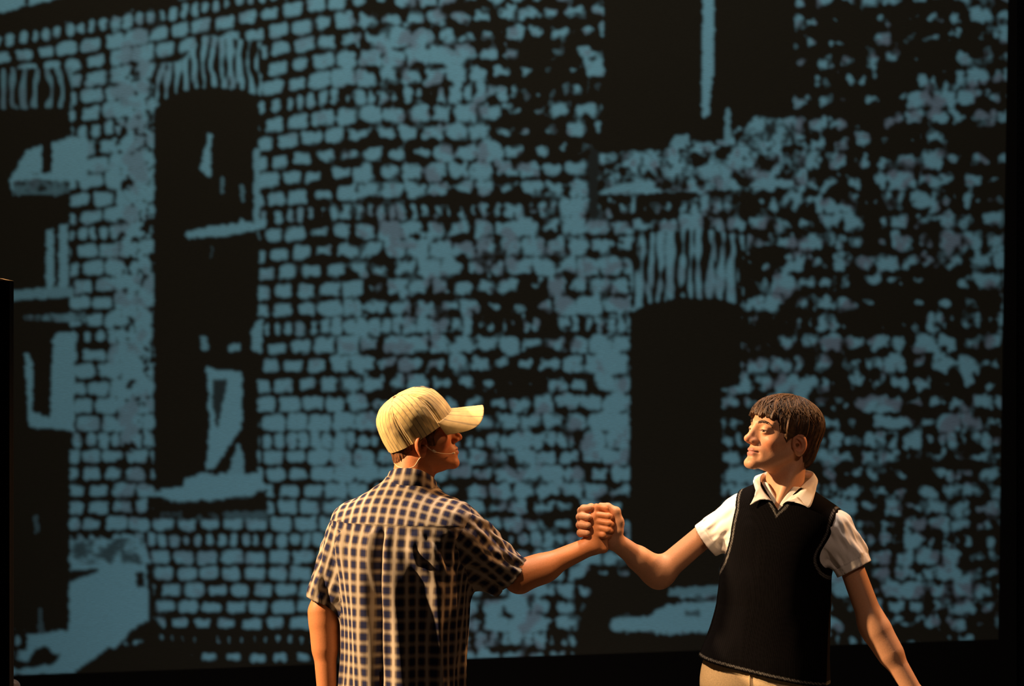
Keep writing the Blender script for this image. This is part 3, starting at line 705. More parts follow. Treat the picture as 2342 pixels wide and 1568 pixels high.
    def shirt(p):
        dt = torso(p); d = dt.copy()
        d = boxed(p, d, [s0R, hemR], .13, lambda q: sleeve(q, s0R, hemR, .072, .066, 51, .013), .05)
        d = boxed(p, d, [s0L, hemL], .12, lambda q: sleeve(q, s0L, hemL, .064, .055, 61, .009), .04)
        zb_ = Zof(1700)
        d = np.maximum(d, zb_ - p[:, 2])
        d = smax(d, -np.maximum(dt + .008, p[:, 2] - (zb_ + .04)), .003)
        return smax(d, -rcone(p, neckb - (0, 0, .02), neckt, .066, .066), .004)
    V, F = polygonise(shirt, (P(695, 0)[0], -.24, Zof(1720)), (P(1225, 0)[0], .27, Zof(1080)), .0034, newton=1)
    l, f, z = tc(V); w_ = smooth_interp(z, zs, W); dd = smooth_interp(z, zs, Dp)
    th = np.arctan2(-l / w_, -f / dd)
    tr, ar, rr, lr = slv(V, s0R, hemR); tl, al, rl, ll = slv(V, s0L, hemL)
    dT = torso(V)
    onR = (np.linalg.norm(V - s0R, axis=1) < .4) & (tr > .012) & (-l > .145) & (V[:, 2] > Zof(1385)) & ((dT > .005))
    onL = (np.linalg.norm(V - s0L, axis=1) < .4) & (tl > .02) & (l > .12) & (dT > .002)
    yk = (z > zy0 + .008 * np.sin(th)) & ~onR & ~onL
    # the yoke is cut on the straight: its stripes follow the shoulder line
    U0 = th * .165; V0 = z
    qz = np.clip((z - zy0) / (ztop - zy0), 0, 1)
    lr_ = -l
    Uy = lr_; Vy = z + .8 * f
    lab = np.where(onR, 2, np.where(onL, 3, np.where(yk, 1, 0)))
    fl_ = np.sort(lab[F], axis=1)[:, 1]
    names = {0: 'shirt', 1: 'yoke', 2: 'sleeve', 3: 'sleeve'}
    shirt_o = None
    for k in (0, 1, 2, 3):
        if k == 0: U, W_ = U0, V0
        elif k == 1: U, W_ = Uy, Vy
        elif k == 2: U, W_ = ar * .066, tr
        else: U, W_ = al * .06, tl
        v_, f_, a_ = submesh(V, F, fl_ == k, {'weave_u': U, 'weave_v': W_})
        o = mesh_np(names[k], v_, f_, M_PLAID, shirt_o or root, base, a_)
        if k == 0: shirt_o = o; prop(o, 'navy and tan plaid cotton shirt with a centre back pleat')
        elif k == 1: prop(o, 'plaid shoulder yoke')
    # collar: stand and turned-down leaf around the neck
    n = 120; ph = np.linspace(-2.75, 2.75, n)                 # 0 = centre back
    cc = P(941, 1112, .004)
    prof = [(.064, .002), (.062, .018), (.062, .034), (.0655, .041), (.071, .040), (.0745, .028), (.0785, .010), (.082, -.006), (.0805, -.008), (.076, .008)]
    rows = []
    R = np.stack([l3, f3, np.array([0, 0, 1.])], 1)
    for (r, h) in prof:
        fr = np.abs(ph) / 2.75
        hh = h * (1 + .15 * np.cos(ph)) - .034 * sstep(.15, 1.0, fr) * 1.0 + (.014 * np.cos(ph) - .004)
        if r > .07: hh = hh - .014 * sstep(.55, 1, fr)
        rr_ = r * (1 + .05 * np.abs(np.sin(ph)))
        loc = np.stack([np.sin(ph) * rr_ * 1.0, -np.cos(ph) * rr_ * 1.02, hh], 1)
        # lean the whole collar forward with the neck
        rows.append(cc + loc @ R.T + np.outer(hh, np.array([.16, 0, 0])))
    V = np.concatenate(rows); i = np.arange(len(prof) * n).reshape(len(prof), n)
    F = np.stack([i[:-1, :-1], i[:-1, 1:], i[1:, 1:], i[1:, :-1]], -1).reshape(-1, 4)
    uu = np.tile(ph * .072, len(prof)); vv = np.repeat(np.cumsum([0] + [math.dist(prof[k], prof[k - 1]) for k in range(1, len(prof))]), n)
    co = mesh_np('collar', V, F, M_PLAID, shirt_o, base, {'weave_u': uu, 'weave_v': vv})
    m = co.modifiers.new('cloth', 'SOLIDIFY'); m.thickness = .0016
    legs(root, base, l3, f3, hipz, M_DENIM, Zof(1640), .150, .105)
    # ---------------- headset microphone (worn, but a thing of its own)
    H = lambda x, y, z: HC + HS @ np.array([x, y, z])
    mr = empty('headset_microphone', H(-.075, .01, -.04), 'thin skin-coloured headset microphone on the cheek of the person in the cap', 'microphone')
    mb = np.array(mr.location)
    tube('boom', [H(-.079, .0, -.030), H(-.080, .012, -.046), H(-.074, .025, -.056), H(-.064, .045, -.066), H(-.052, .064, -.072), H(-.040, .080, -.074)], .0011, M_WIRE, mr, mb)
    tube('neck_wire', [P(902, 1059, .004), P(911, 1067, -.030), P(929, 1071, -.0500), P(947, 1066, -.0530), P(958, 1050, -.0520), H(-.079, -.012, -.055)], .0013, M_WIRE, mr, mb)
    tube('capsule', [H(-.042, .078, -.074), H(-.038, .084, -.0742)], .0026, M_WIRE, mr, mb)
    tube('cheek_clip', [H(-.078, .018, -.050), H(-.075, .026, -.057)], .0036, M_WIRE, mr, mb)

def chain_palm(q, cones):
    d = None
    for a, b, r1, r2 in cones:
        e = rcone(q, a, b, r1, r2); d = e if d is None else smin(d, e, .012)
    return d
def tube(name, pts, r, mat, parent, off, n=8, sub=6):
    pts = np.array(pts, float); m = len(pts)
    if m > 2:                                                  # Catmull-Rom
        e = np.vstack([2 * pts[0] - pts[1], pts, 2 * pts[-1] - pts[-2]]); out = []
        for i in range(m - 1):
            p0, p1, p2, p3 = e[i:i + 4]
            for t in np.linspace(0, 1, sub, endpoint=False):
                out.append(.5 * ((2 * p1) + (-p0 + p2) * t + (2 * p0 - 5 * p1 + 4 * p2 - p3) * t * t + (-p0 + 3 * p1 - 3 * p2 + p3) * t ** 3))
        pts = np.vstack([out, pts[-1]])
    T = np.gradient(pts, axis=0); T /= np.linalg.norm(T, axis=1)[:, None]
    a = np.linspace(0, 2 * np.pi, n, endpoint=False); V = []
    rr = np.full(len(pts), r) if np.isscalar(r) else np.interp(np.linspace(0, 1, len(pts)), np.linspace(0, 1, len(r)), r)
    for k, (p, t) in enumerate(zip(pts, T)):
        u = np.cross(t, (0, 0, 1)) if abs(t[2]) < .9 else np.cross(t, (1, 0, 0)); u /= np.linalg.norm(u); v = np.cross(t, u)
        V.append(p + rr[k] * (np.outer(np.cos(a), u) + np.outer(np.sin(a), v)))
    V = np.vstack(V); i = np.arange(len(pts) * n).reshape(len(pts), n); j = np.roll(i, -1, 1)
    F = np.stack([i[:-1], i[1:], j[1:], j[:-1]], -1).reshape(-1, 4)
    if name is None: return V, F
    return mesh_np(name, V, [F, i[:1], i[-1:, ::-1]], mat, parent, off)
def eye(HC, HF, s, root, base, look):
    c = np.array([.032 * s, .0735, -.003]); n, m = 24, 16; r = .0128
    a, b = np.meshgrid(np.linspace(0, 2 * np.pi, n, endpoint=False), np.linspace(.0, np.pi, m))
    D = np.stack([np.sin(b) * np.cos(a), np.cos(b), np.sin(b) * np.sin(a)], -1).reshape(-1, 3)
    g = np.array([look[0], 1, look[1] * 0 - .12]); g /= np.linalg.norm(g)
    ang = np.arccos(np.clip(D @ g, -1, 1))
    col = np.where((ang < .2)[:, None], np.array([.01, .008, .008]), np.where((ang < .48)[:, None], np.array([.08, .04, .02]), np.array([.45, .38, .33])))
    V = (c + D * r) @ HF.T + HC; i = np.arange(n * m).reshape(m, n); j = np.roll(i, -1, 1)
    F = np.stack([i[:-1], j[:-1], j[1:], i[1:]], -1).reshape(-1, 4)
    mesh_np('eye', V, F, M_EYE, root, base, {'tint': col})
def legs(root, base, l3, f3, hipz, mat, ztop, hw, hd):
    def f(p):
        q = p - base; x = q @ l3; y = q @ f3; z = q[:, 2]
        loc = np.stack([np.abs(x), y, z], 1)
        pel = ell(loc, (0, 0, hipz + .02), (hw + .012, hd + .012, .17))
        leg = smin(rcone(loc, (.085, 0, hipz - .02), (.095, .015, .48), .098, .075), rcone(loc, (.095, .015, .48), (.10, -.01, .10), .075, .062), .03)
        d = smin(pel, leg, .03)
        d += .005 * noise(x * 16, y * 16, z * 9, 77) * sstep(.95, .7, z)
        return np.maximum(np.maximum(d, z - ztop), .055 - z)
    V, F = polygonise(f, base + (-.28, -.24, .02), base + (.28, .24, ztop + .02), .008)
    o = mesh_np('trousers', V, F, mat, root, base)
    for s in (-1, 1):
        def sh(p):
            q = p - base; loc = np.stack([q @ l3 - .10 * s, q @ f3, q[:, 2]], 1)
            d = smin(rcone(loc, (0, -.045, .045), (0, .13, .036), .040, .036), rcone(loc, (0, -.01, .06), (0, -.01, .10), .042, .040), .03)
            return np.maximum(d, .002 - loc[:, 2])
        V, F = polygonise(sh, base + l3 * (.10 * s) + (-.22, -.22, -.01), base + l3 * (.10 * s) + (.22, .22, .16), .008)
        mesh_np('shoe', V, F, M_SHOE, root, base)
    return o

def cap(root, base):
    C = P(963, 987, .02); yaw = math.radians(9)
    Fm = frame((math.cos(yaw), math.sin(yaw)), math.radians(33), math.radians(-7))
    ra, rb, hc = .086, .110, .129
    def stain(x, y, z):
        return sstep(.0, .9, noise(x * 15, y * 15, z * 15, 7) + .35 * noise(x * 40, y * 40, z * 40, 8))
    cream = np.array([.80, .58, .25]); dirt = np.array([.27, .19, .11]); line = np.array([.10, .08, .09])
    band_pts = []
    # sweatband: the cap's own mesh
    n = 96; a = np.linspace(0, 2 * np.pi, n, endpoint=False); rows = []
    for (k, z) in ((.985, .0), (.985, .012), (.965, .020), (.955, .018), (.955, .0)):
        rows.append(np.stack([ra * k * np.sin(a), rb * k * np.cos(a), np.full(n, z)], 1))
    V = np.vstack(rows); i = np.arange(5 * n).reshape(5, n); j = np.roll(i, -1, 1); i2 = np.vstack([i, i[:1]]); j2 = np.vstack([j, j[:1]])
    F = np.stack([i2[:-1], j2[:-1], j2[1:], i2[1:]], -1).reshape(-1, 4)
    cap_o = mesh_np('cap', V @ Fm.T + C, F, M_CAP, root, base, {'tint': np.tile(cream * .6, (len(V), 1))})
    prop(cap_o, 'grubby cream baseball cap with thin dark pinstripes')
    # six panels
    NT, NP = 96, 84
    for k in range(6):
        a0 = math.pi / 6 * 0 + k * math.pi / 3; a = a0 + np.linspace(0, math.pi / 3, NT); t = np.linspace(0, 1, NP)
        Aa, Tt = np.meshgrid(a, t); m_ = 2.9
        cz = Tt; s_ = np.sin(cz * np.pi / 2) ** (2 / m_); c_ = np.maximum(np.cos(cz * np.pi / 2), 0) ** (2 / m_)
        fr = (Aa - a0) / (math.pi / 3); seam = np.minimum(fr, 1 - fr)
        puff = .0015 * sstep(0, .08, seam) - .0012 * (1 - sstep(0, .03, seam)) - .0012 * np.exp(-((seam - .06) / .02) ** 2)
        cr = .0012 * noise(np.sin(Aa) * 4 + 9, np.cos(Aa) * 4, Tt * 5, 21) + .0006 * noise(np.sin(Aa) * 12, np.cos(Aa) * 12, Tt * 12, 22)
        e = 1 + (puff + cr) / .09
        x = ra * c_ * np.sin(Aa) * e; y = rb * c_ * np.cos(Aa) * e; z = hc * s_ * (1 + (puff + cr) / .15)
        y = y - .012 * Tt * Tt                                   # button sits a little to the back
        V = np.stack([x, y, z], -1).reshape(-1, 3)
        # pinstripes run up each panel, vanishing into the seams
        xs = (fr - .5) * 2 * c_ * .55 * rb * 1.0
        st = np.abs(((xs / .0155) + .5) % 1 - .5) * .0155
        ln = sstep(.0015, .0005, st).ravel()
        sm = sstep(.016, .003, seam).ravel() * .5
        s1 = stain(V[:, 0], V[:, 1], V[:, 2]); side = sstep(-.02, .04, V[:, 1]) * sstep(.085, .03, V[:, 2])
        dk = np.clip(.42 * s1 + .50 * side * sstep(-.2, .7, noise(V[:, 0] * 22, V[:, 1] * 22, V[:, 2] * 22, 12) + .25), 0, .9)
        col = cream * (1 - dk[:, None]) + dirt * dk[:, None]; lf = np.clip(ln * .75 + sm, 0, 1)[:, None]; col = col * (1 - lf) + line * lf
        emb = sstep(1.05, .9, np.hypot((Aa.ravel() - (0 if k == 0 else 2 * np.pi)) / .26, (Tt.ravel() - .58) / .17)) if k in (0, 5) else 0
        if k in (0, 5):
            inner = emb * (1 - .6 * sstep(.7, .6, np.hypot((Aa.ravel() - (0 if k == 0 else 2 * np.pi)) / .26, (Tt.ravel() - .58) / .17)) * sstep(.45, .3, np.hypot((Aa.ravel() - (0 if k == 0 else 2 * np.pi)) / .26, (Tt.ravel() - .58) / .17)))
            col = col * (1 - inner[:, None]) + np.array([.06, .06, .075]) * inner[:, None]
        i = np.arange(NT * NP).reshape(NP, NT); F = np.stack([i[:-1, :-1], i[1:, :-1], i[1:, 1:], i[:-1, 1:]], -1).reshape(-1, 4)
        mesh_np('panel', V @ Fm.T + C, F, M_CAP, cap_o, base, {'tint': np.clip(col, 0, 1)})
    # button
    b, a2 = np.meshgrid(np.linspace(0, np.pi / 2, 6), np.linspace(0, 2 * np.pi, 16, endpoint=False), indexing='ij')
    V = np.stack([.007 * np.cos(b) * np.cos(a2), .007 * np.cos(b) * np.sin(a2) - .012, hc + .0045 * np.sin(b)], -1).reshape(-1, 3)
    i = np.arange(96).reshape(6, 16); j = np.roll(i, -1, 1); F = np.stack([i[:-1], j[:-1], j[1:], i[1:]], -1).reshape(-1, 4)
    mesh_np('button', V @ Fm.T + C, F, M_CAP, cap_o, base, {'tint': np.tile([.16, .10, .06], (96, 1))})
    # brim: arched over the forehead, dropping from the band
    ns, nt_ = 81, 40; s, t = np.meshgrid(np.linspace(-1, 1, ns), np.linspace(0, 1, nt_), indexing='ij')
    an = s * 1.12; x0 = ra * np.sin(an) * .99; y0 = rb * np.cos(an) * .99
    Lb = .083 * np.maximum(1 - np.abs(s) ** 9, 0) ** .40 + .003
    x = x0 * (1 - .03 * t); y = y0 + Lb * t
    z = .007 - .050 * (x / .08) ** 2 * t ** .7 - math.tan(math.radians(27)) * (y - rb * np.cos(an * .9) * .98)
    V = np.stack([x, y, z], -1).reshape(-1, 3)
    st = np.abs(((x / .0165) + .5) % 1 - .5) * .0165; ln = sstep(.0013, .0004, st).ravel()
    rim = sstep(.955, .975, t).ravel() * .25
    dk = .30 * stain(V[:, 0], V[:, 1], V[:, 2]) + .35 * sstep(.12, .0, t).ravel()
    col = cream * np.array([1.0, .97, .95]) * (1 - dk[:, None]) + dirt * dk[:, None]; lf = np.clip(ln * .65 + rim, 0, 1)[:, None]; col = col * (1 - lf) + line * lf
    i = np.arange(ns * nt_).reshape(ns, nt_); F = np.stack([i[:-1, :-1], i[1:, :-1], i[1:, 1:], i[:-1, 1:]], -1).reshape(-1, 4)
    o = mesh_np('brim', V @ Fm.T + C, F, M_CAP, cap_o, base, {'tint': col}); m = o.modifiers.new('board', 'SOLIDIFY'); m.thickness = .003

# ================================================================== person in the knitted vest
def person_vest():
    YF = np.array([-.31, -.95]); YF /= np.linalg.norm(YF); f3 = np.array([YF[0], YF[1], 0]); l3 = np.array([-YF[1], YF[0], 0])
    Y0 = .12
    base = np.array([float(P(1745, 0, Y0)[0]), Y0, 0.0])
    root = empty('person', base, 'person in a black knitted vest over a white short-sleeved shirt, face turned left', 'person')
    th = math.radians(30)
    HC = P(1788, 989, .10); HF = frame((-math.cos(th), -math.sin(th)), math.radians(9), math.radians(2))
    SC = np.array([1.03, 1.07, 1.01])
    to_head = lambda p: ((p - HC) @ HF) / SC
    shR = P(1672, 1172, .175); elR = P(1507, 1312, .205); wrR = P(1404, 1234, .080)
    shL = P(1914, 1206, .068); elL = P(1995, 1425, .055); wrL = P(2096, 1592, .02)
    neckb = P(1788, 1160, .125); neckt = P(1800, 1060, .125)
    A = P
    fR = [[A(1392, 1174, .098), A(1352, 1160, .100), A(1330, 1168, .078), A(1335, 1163, .046), A(1350, 1160, .036)],
          [A(1392, 1188, .098), A(1346, 1183, .100), A(1327, 1182, .072), A(1332, 1180, .038), A(1346, 1182, .024)],
          [A(1392, 1202, .098), A(1346, 1200, .100), A(1327, 1200, .070), A(1331, 1199, .036), A(1345, 1201, .022)],
          [A(1392, 1214, .098), A(1348, 1217, .100), A(1329, 1218, .072), A(1331, 1217, .040), A(1343, 1219, .026)]]
    tR = [A(1408, 1214, .070), A(1416, 1190, .056), A(1409, 1168, .050), A(1390, 1158, .056), A(1374, 1156, .060)]
    pR = [(A(1402, 1234, .082), A(1396, 1176, .092), .024, .016), (A(1402, 1236, .082), A(1392, 1200, .094), .024, .018), (A(1408, 1230, .074), A(1412, 1196, .062), .018, .016), (A(1404, 1236, .08), A(1388, 1216, .09), .02, .016), (A(1410, 1222, .07), A(1413, 1212, .06), .014, .013), (A(1404, 1172, .06), A(1409, 1170, .056), .014, .013), (A(1412, 1196, .066), A(1419, 1197, .062), .012, .0105), (A(1410, 1212, .07), A(1416, 1213, .066), .011, .0095)]
    chL, thL, plL = relaxed_hand(wrL, wrL - elL, np.array([.6, -.8, 0]), 1)
    RS = [.0112, .0120, .0124, .0118, .0100]
    hipz = .86
    ctr = lambda py, px: P(px, py, Y0)
    def body(p):
        d = np.full(len(p), 1.0)
        d = np.minimum(d, rcone(p, ctr(1215, 1788) + (0, .0, 0), ctr(1480, 1752), .085, .085))
        d = smin(d, rcone(p, shR + l3 * .06, shL - l3 * .06, .040, .040), .04)
        d = smin(d, ell(p, base + (0, 0, .90), (.125, .085, .13)), .08)
        d = boxed(p, d, [shR, elR, wrR], .09, lambda q: smin(smin(rcone(q, shR, elR, .034, .039), rcone(q, elR, wrR, .039, .026), .035), rcone(q, elR * .85 + wrR * .15, elR * .55 + wrR * .45, .0395, .034), .02), .03)
        d = boxed(p, d, [shL, elL, wrL], .09, lambda q: smin(smin(rcone(q, shL, elL, .034, .038), rcone(q, elL, wrL, .037, .026), .03), rcone(q, elL * .86 + wrL * .14, elL * .60 + wrL * .40, .040, .036), .025), .03)
        d = boxed(p, d, [neckb, neckt], .12, lambda q: rcone(q, neckb, neckt, .060, .056), .035)
        d = boxed(p, d, [neckb], .2, lambda q: rcone(q, P(1828, 1045, .09), P(1776, 1160, .045), .012, .010), .03)
        d = boxed(p, d, [HC], .20, lambda q: head_sdf(to_head(q), .009, .077), .018)
        d = boxed(p, d, [c for f in fR for c in f] + tR + [wrR], .045,
                  lambda q: smin(smin(fingers(q, fR, RS), chain(q, tR, [.014, .0125, .0115, .0105, .0092], .006), .003), chain_palm(q, pR), .007), .012)
        d = boxed(p, d, [c for f in chL for c in f] + thL + [wrL], .04,
                  lambda q: smin(smin(fingers(q, chL, RS), chain(q, thL, [.016, .013, .0105, .0095], .006), .004), chain_palm(q, plL), .008), .015)
        for s in (-1, 1):
            hp = base + l3 * (.085 * s) + (0, 0, hipz); kn = base + l3 * (.095 * s) + f3 * .02 + (0, 0, .48); an = base + l3 * (.10 * s) + (0, 0, .07)
            d = boxed(p, d, [hp, kn, an, an + f3 * .16], .11, lambda q: smin(smin(rcone(q, hp, kn, .075, .052), rcone(q, kn, an, .050, .034), .03), rcone(q, an - (0, 0, .025), an + f3 * .16 - (0, 0, .045), .032, .020), .03), .04)
        return d
    V, F = polygonise(body, (P(1305, 0, Y0)[0], -.19, 0.005), (P(2190, 0, Y0)[0], .30, Zof(890, .1)), .0024, zfine=Zof(1580), hcoarse=.012)
    pl = to_head(V); c = skin_tint(pl, (.63, .315, .175))
    far = sstep(.16, .19, np.linalg.norm(pl, axis=1))[:, None]; c = c * (1 - far) + np.array([.62, .31, .17]) * far
    # faint beard shadow along the jaw
    m = (sstep(-.05, -.075, pl[:, 2]) * sstep(.0, .03, pl[:, 1]) * sstep(.2, .16, np.linalg.norm(pl, axis=1)))[:, None]; c = c * (1 - .12 * m)
    mesh_np('body', V, F, M_SKIN, root, base, {'tint': np.clip(c, 0, 1)})
    HS = HF * SC                                               # local -> world with scale
    toW = lambda q: np.asarray(q) @ HS.T + HC
    for s in (-1, 1):
        eye(HC, HS, s, root, base, (.35, 0))
        t = np.linspace(0, 1, 14)[:, None]
        pts = np.array([.011, .0915, .0150]) * (1 - t) + np.array([.054, .0680, .0115]) * t; pts[:, 2] += .0085 * np.sin(np.pi * t[:, 0] ** .9); pts[:, 1] += .0045 * np.sin(np.pi * t[:, 0]); pts[:, 0] *= s
        rb = np.random.default_rng(7); bv, bf, k0 = [], [], 0
        for k in range(90):
            t = rb.uniform(0, 1); c0 = np.array([np.interp(t * 13, np.arange(14), pts[:, a]) for a in range(3)])
            wd = .0042 * math.sin(math.pi * min(1, .25 + .75 * t)) ** .6 if t > .4 else .0042
            c0 = c0 + np.array([0, 0, rb.uniform(-1, 1) * wd * .8]); c0[1] += .0012
            d0 = np.array([s * .0060, -.0022, .0026 * (1 - 2.2 * t)]) * rb.uniform(.7, 1.2)
            v_, f_ = tube(None, toW([c0, c0 + d0 * .5 + (0, .0006, 0), c0 + d0]), [.0006, .0007, .0002], None, None, None, 4, 2)
            bv.append(v_); bf.append(f_ + k0); k0 += len(v_)
        bv = np.vstack(bv); mesh_np('eyebrow', bv, np.vstack(bf), M_HAIR, root, base, {'tint': np.tile([.05, .024, .012], (len(bv), 1))})
    # ---------------- hair: full cap of hair with a straight fringe, sideburns and a longer nape
    crown = np.array([0, -.035, .118])
    def flow(q): return np.arctan2(q[:, 0], q[:, 1] + .035), np.linalg.norm(q - crown, axis=1)
    def outer(q):
        d = ell(q, (0, -.012, .029), (.0885, .1130, .0830))
        return smin(d, ell(q, (0, -.066, -.045), (.062, .044, .056)), .035)
    def hair(p):
        q = to_head(p); a, r = flow(q)
        d = outer(q) - .0050 * noise(np.sin(a) * 7, np.cos(a) * 7, r * 9, 5) - .0030 * noise(a * 13, r * 10, seed=6) - .0016 * noise(a * 34, r * 16, seed=7)
        ax = np.abs(q[:, 0]); jag = .006 * noise(a * 15, a * 0, seed=9) + .004 * noise(a * 40, a * 0 + 3, seed=10)
        fringe = .040 - .006 * sstep(.03, .06, ax) + jag
        temple = sstep(.062, .030, q[:, 1])
        line = fringe * (1 - temple) + temple * (-.040 + jag)                  # sideburns hang in front of the ear
        nape = sstep(-.020, -.045, q[:, 1]); line = line * (1 - nape) + nape * (-.094 + jag)
        d = smax(d, line - q[:, 2], .004)
        d = smax(d, -np.maximum(np.hypot((q[:, 1] + .014) / 1.0, q[:, 2] + .034) - .0335, .045 - ax), .005)   # clear of the ear
        sb = (q[:, 1] > .012) & (q[:, 2] < .0)
        d = np.where(sb, np.maximum(d, .022 * 0 + (q[:, 1] - .034 - .1 * (q[:, 2] + .0))), d)
        thin = ell(q, (0, -.010, .0), (.0775, .112, .118))
        low = sstep(.01, -.015, q[:, 2]) * sstep(.0, .01, q[:, 1])
        return np.maximum(d, thin * low + d * (1 - low))
    V, F = polygonise(hair, HC - .185, HC + .17, .0024)
    q = to_head(V); a, r = flow(q)
    t = np.clip(.5 + .45 * noise(a * 22, r * 12, seed=15) + .3 * noise(a * 60, r * 25, seed=16), 0, 1)[:, None]
    Hd, Hl = np.array([.020, .0095, .005]), np.array([.125, .062, .026])
    VV, FF, CC = [V], [F], [Hd * (1 - t) + Hl * t]; nv = len(V)
    rng = np.random.default_rng(4)
    def surf_pt(dirs, lift):
        """march from the skull centre to the hair surface"""
        o = np.array([0, -.02, .02]); lo = np.zeros(len(dirs)); hi = np.full(len(dirs), .2)
        for _ in range(24):
            mid = (lo + hi) / 2; ins = outer(o + dirs * mid[:, None]) < lift; lo = np.where(ins, mid, lo); hi = np.where(ins, hi, mid)
        return o + dirs * lo[:, None]
    for k in range(1700):
        a0 = rng.uniform(-np.pi, np.pi); p0 = rng.uniform(.05, .95); ln = rng.uniform(.28, .6)
        pol = np.linspace(p0, p0 + ln, 9); aa = a0 + rng.normal(0, .16) * np.linspace(0, 1, 9) ** 2 + .16 * np.linspace(0, 1, 9)
        frontness = max(0, math.cos(a0)); backness = max(0, -math.cos(a0))
        pmax = 1.36 + .05 * rng.normal() if frontness > .55 else (1.52 if abs(math.sin(a0)) > .6 else 2.25)
        pol = np.minimum(pol, pmax + .02 * rng.normal())
        if pol[-1] - pol[0] < .2: pol = np.linspace(pol[-1] - .3, pol[-1], 9)
        pol = pol - .22 * (1 - np.linspace(0, 1, 9)) * 0
        dirs = np.stack([np.sin(pol) * np.sin(aa), np.sin(pol) * np.cos(aa) - .12 * np.cos(pol), np.cos(pol)], 1); dirs /= np.linalg.norm(dirs, axis=1)[:, None]
        pts = surf_pt(dirs, rng.uniform(-.0005, .0040))
        wd = rng.uniform(.0006, .0016)
        v_, f_ = tube(None, toW(pts), [wd * .5, wd, wd, wd * .8, .0003], None, None, None, 4, 1)
        VV.append(v_); FF.append(f_ + nv); nv += len(v_)
        CC.append(np.tile((Hd + (Hl - Hd) * rng.uniform(0, 1.25)), (len(v_), 1)))
    mesh_np('hair', np.vstack(VV), np.vstack(FF), M_HAIR, root, base, {'tint': np.clip(np.vstack(CC), 0, 1)})
    prop(bpy.data.objects[-1] if False else [o for o in root.children if o.name.startswith('hair')][-1], 'thick dark brown hair with a straight fringe')
    # ---------------- shirt, vest
    pys = [1640, 1560, 1500, 1450, 1400, 1310, 1250, 1205, 1175, 1152, 1135, 1120, 1106]
    W = [.186, .184, .178, .166, .156, .148, .154, .166, .170, .156, .120, .084, .058]; Dp = [.118, .118, .116, .114, .113, .112, .112, .106, .098, .090, .080, .070, .058]
    zs = [Zof(y, Y0) for y in pys]; ztop = zs[-1]
    axis = [(Zof(py, Y0), P(px, 0, Y0)[0], Y0) for px, py in ((1742, 1640), (1745, 1560), (1748, 1500), (1762, 1430), (1770, 1380), (1774, 1310), (1782, 1250), (1790, 1200), (1798, 1160), (1796, 1120), (1794, 1100))]
    def tq(p, grow):
        l, f = torso_coords(p, axis, YF)
        z = p[:, 2] + l * .13 * sstep(Zof(1330, Y0), Zof(1200, Y0), p[:, 2])      # his left shoulder sits lower
        w_ = smooth_interp(z, zs, W); dd = smooth_interp(z, zs, Dp); n_ = 2.35
        q = (np.abs(l / w_) ** n_ + np.abs(f / dd) ** n_) ** (1 / n_)
        return l, f, z, (q - 1) * np.minimum(w_, dd) * .95 - grow
    zarm = Zof(1308, Y0); zV = Zof(1163, Y0); hemz = lambda l: Zof(1532, Y0) - .20 * l
    def vest_cut(l, f, z):
        """negative inside the cloth of the vest: distance to its armholes, neck and hem"""
        al = np.abs(l)
        zc = zarm + .10; e_ = np.sqrt(((.190 + np.where(l > 0, .030, 0) * sstep(zarm + .04, zarm + .16, z) - al) / .056) ** 2 + (np.minimum(z - zc, 0) / .10) ** 2)
        arm = (1 - e_) * .056
        vee = np.where(f > -.02, (z - zV - al * 1.28) * .62, z - (ztop - .012))
        return arm, vee, hemz(l) - z
    def vest(p):
        l, f, z, d = tq(p, .012); dq = d + .0085
        th_ = np.arctan2(l, f)
        d -= .004 * noise(l * 16, z * 8 + 3, f * 12, 90) * sstep(.03, .12, zV - z)
        a, v, h_ = vest_cut(l, f, z)
        d = np.maximum(d, np.maximum(np.maximum(a, v), h_))
        inner = np.maximum(dq, np.maximum(np.maximum(a - .05, v - .05), h_ - .05))
        d = smax(d, -inner, .002)
        return smax(d, -rcone(p, neckb - (0, 0, .03), neckt, .078, .084), .004)
    V, F = polygonise(vest, (P(1570, 0, Y0)[0], -.08, Zof(1600, Y0)), (P(1965, 0, Y0)[0], .32, Zof(1085, Y0)), .0030, newton=1)
    l, f, z, _ = tq(V, 0); a, v, h_ = vest_cut(l, f, z)
    e = -np.maximum(np.maximum(a, v), h_)
    ribs = .5 + .5 * np.sin(np.arctan2(l, f) * 150)
    navy = np.array([.0026, .0022, .0026]); grey = np.array([.13, .12, .11])
    dash = .6 + .4 * np.sign(np.sin((z + l) * 900))
    ln = (sstep(.0055, .0075, e) * sstep(.0135, .0115, e))[:, None] * dash[:, None]
    col = navy * (.55 + .9 * ribs[:, None] ** 2); col = col * (1 - ln) + grey * ln
    kind = np.where(e < .016, 1 + np.argmax(np.stack([a, v, h_], 1), axis=1), 0); kind[(kind == 1) & (l > 0)] = 4
    fk = np.sort(kind[F], axis=1)[:, 1]; vo = None
    for k in (0, 1, 4, 2, 3):
        if not (fk == k).any(): continue
        v_, f_, a_ = submesh(V, F, fk == k, {'tint': col})
        o = mesh_np({0: 'vest', 1: 'armhole_trim', 4: 'armhole_trim', 2: 'neck_trim', 3: 'hem_trim'}[k], v_, f_, M_KNIT, vo or root, base, a_)
        if k == 0: vo = o; prop(o, 'black ribbed knitted sleeveless vest')
        else: prop(o, 'black trim with a thin grey stripe')
    s0R = P(1690, 1182, .168); hemR = P(1614, 1236, .188); s0L = P(1906, 1208, .072); hemL = P(1954, 1301, .060)
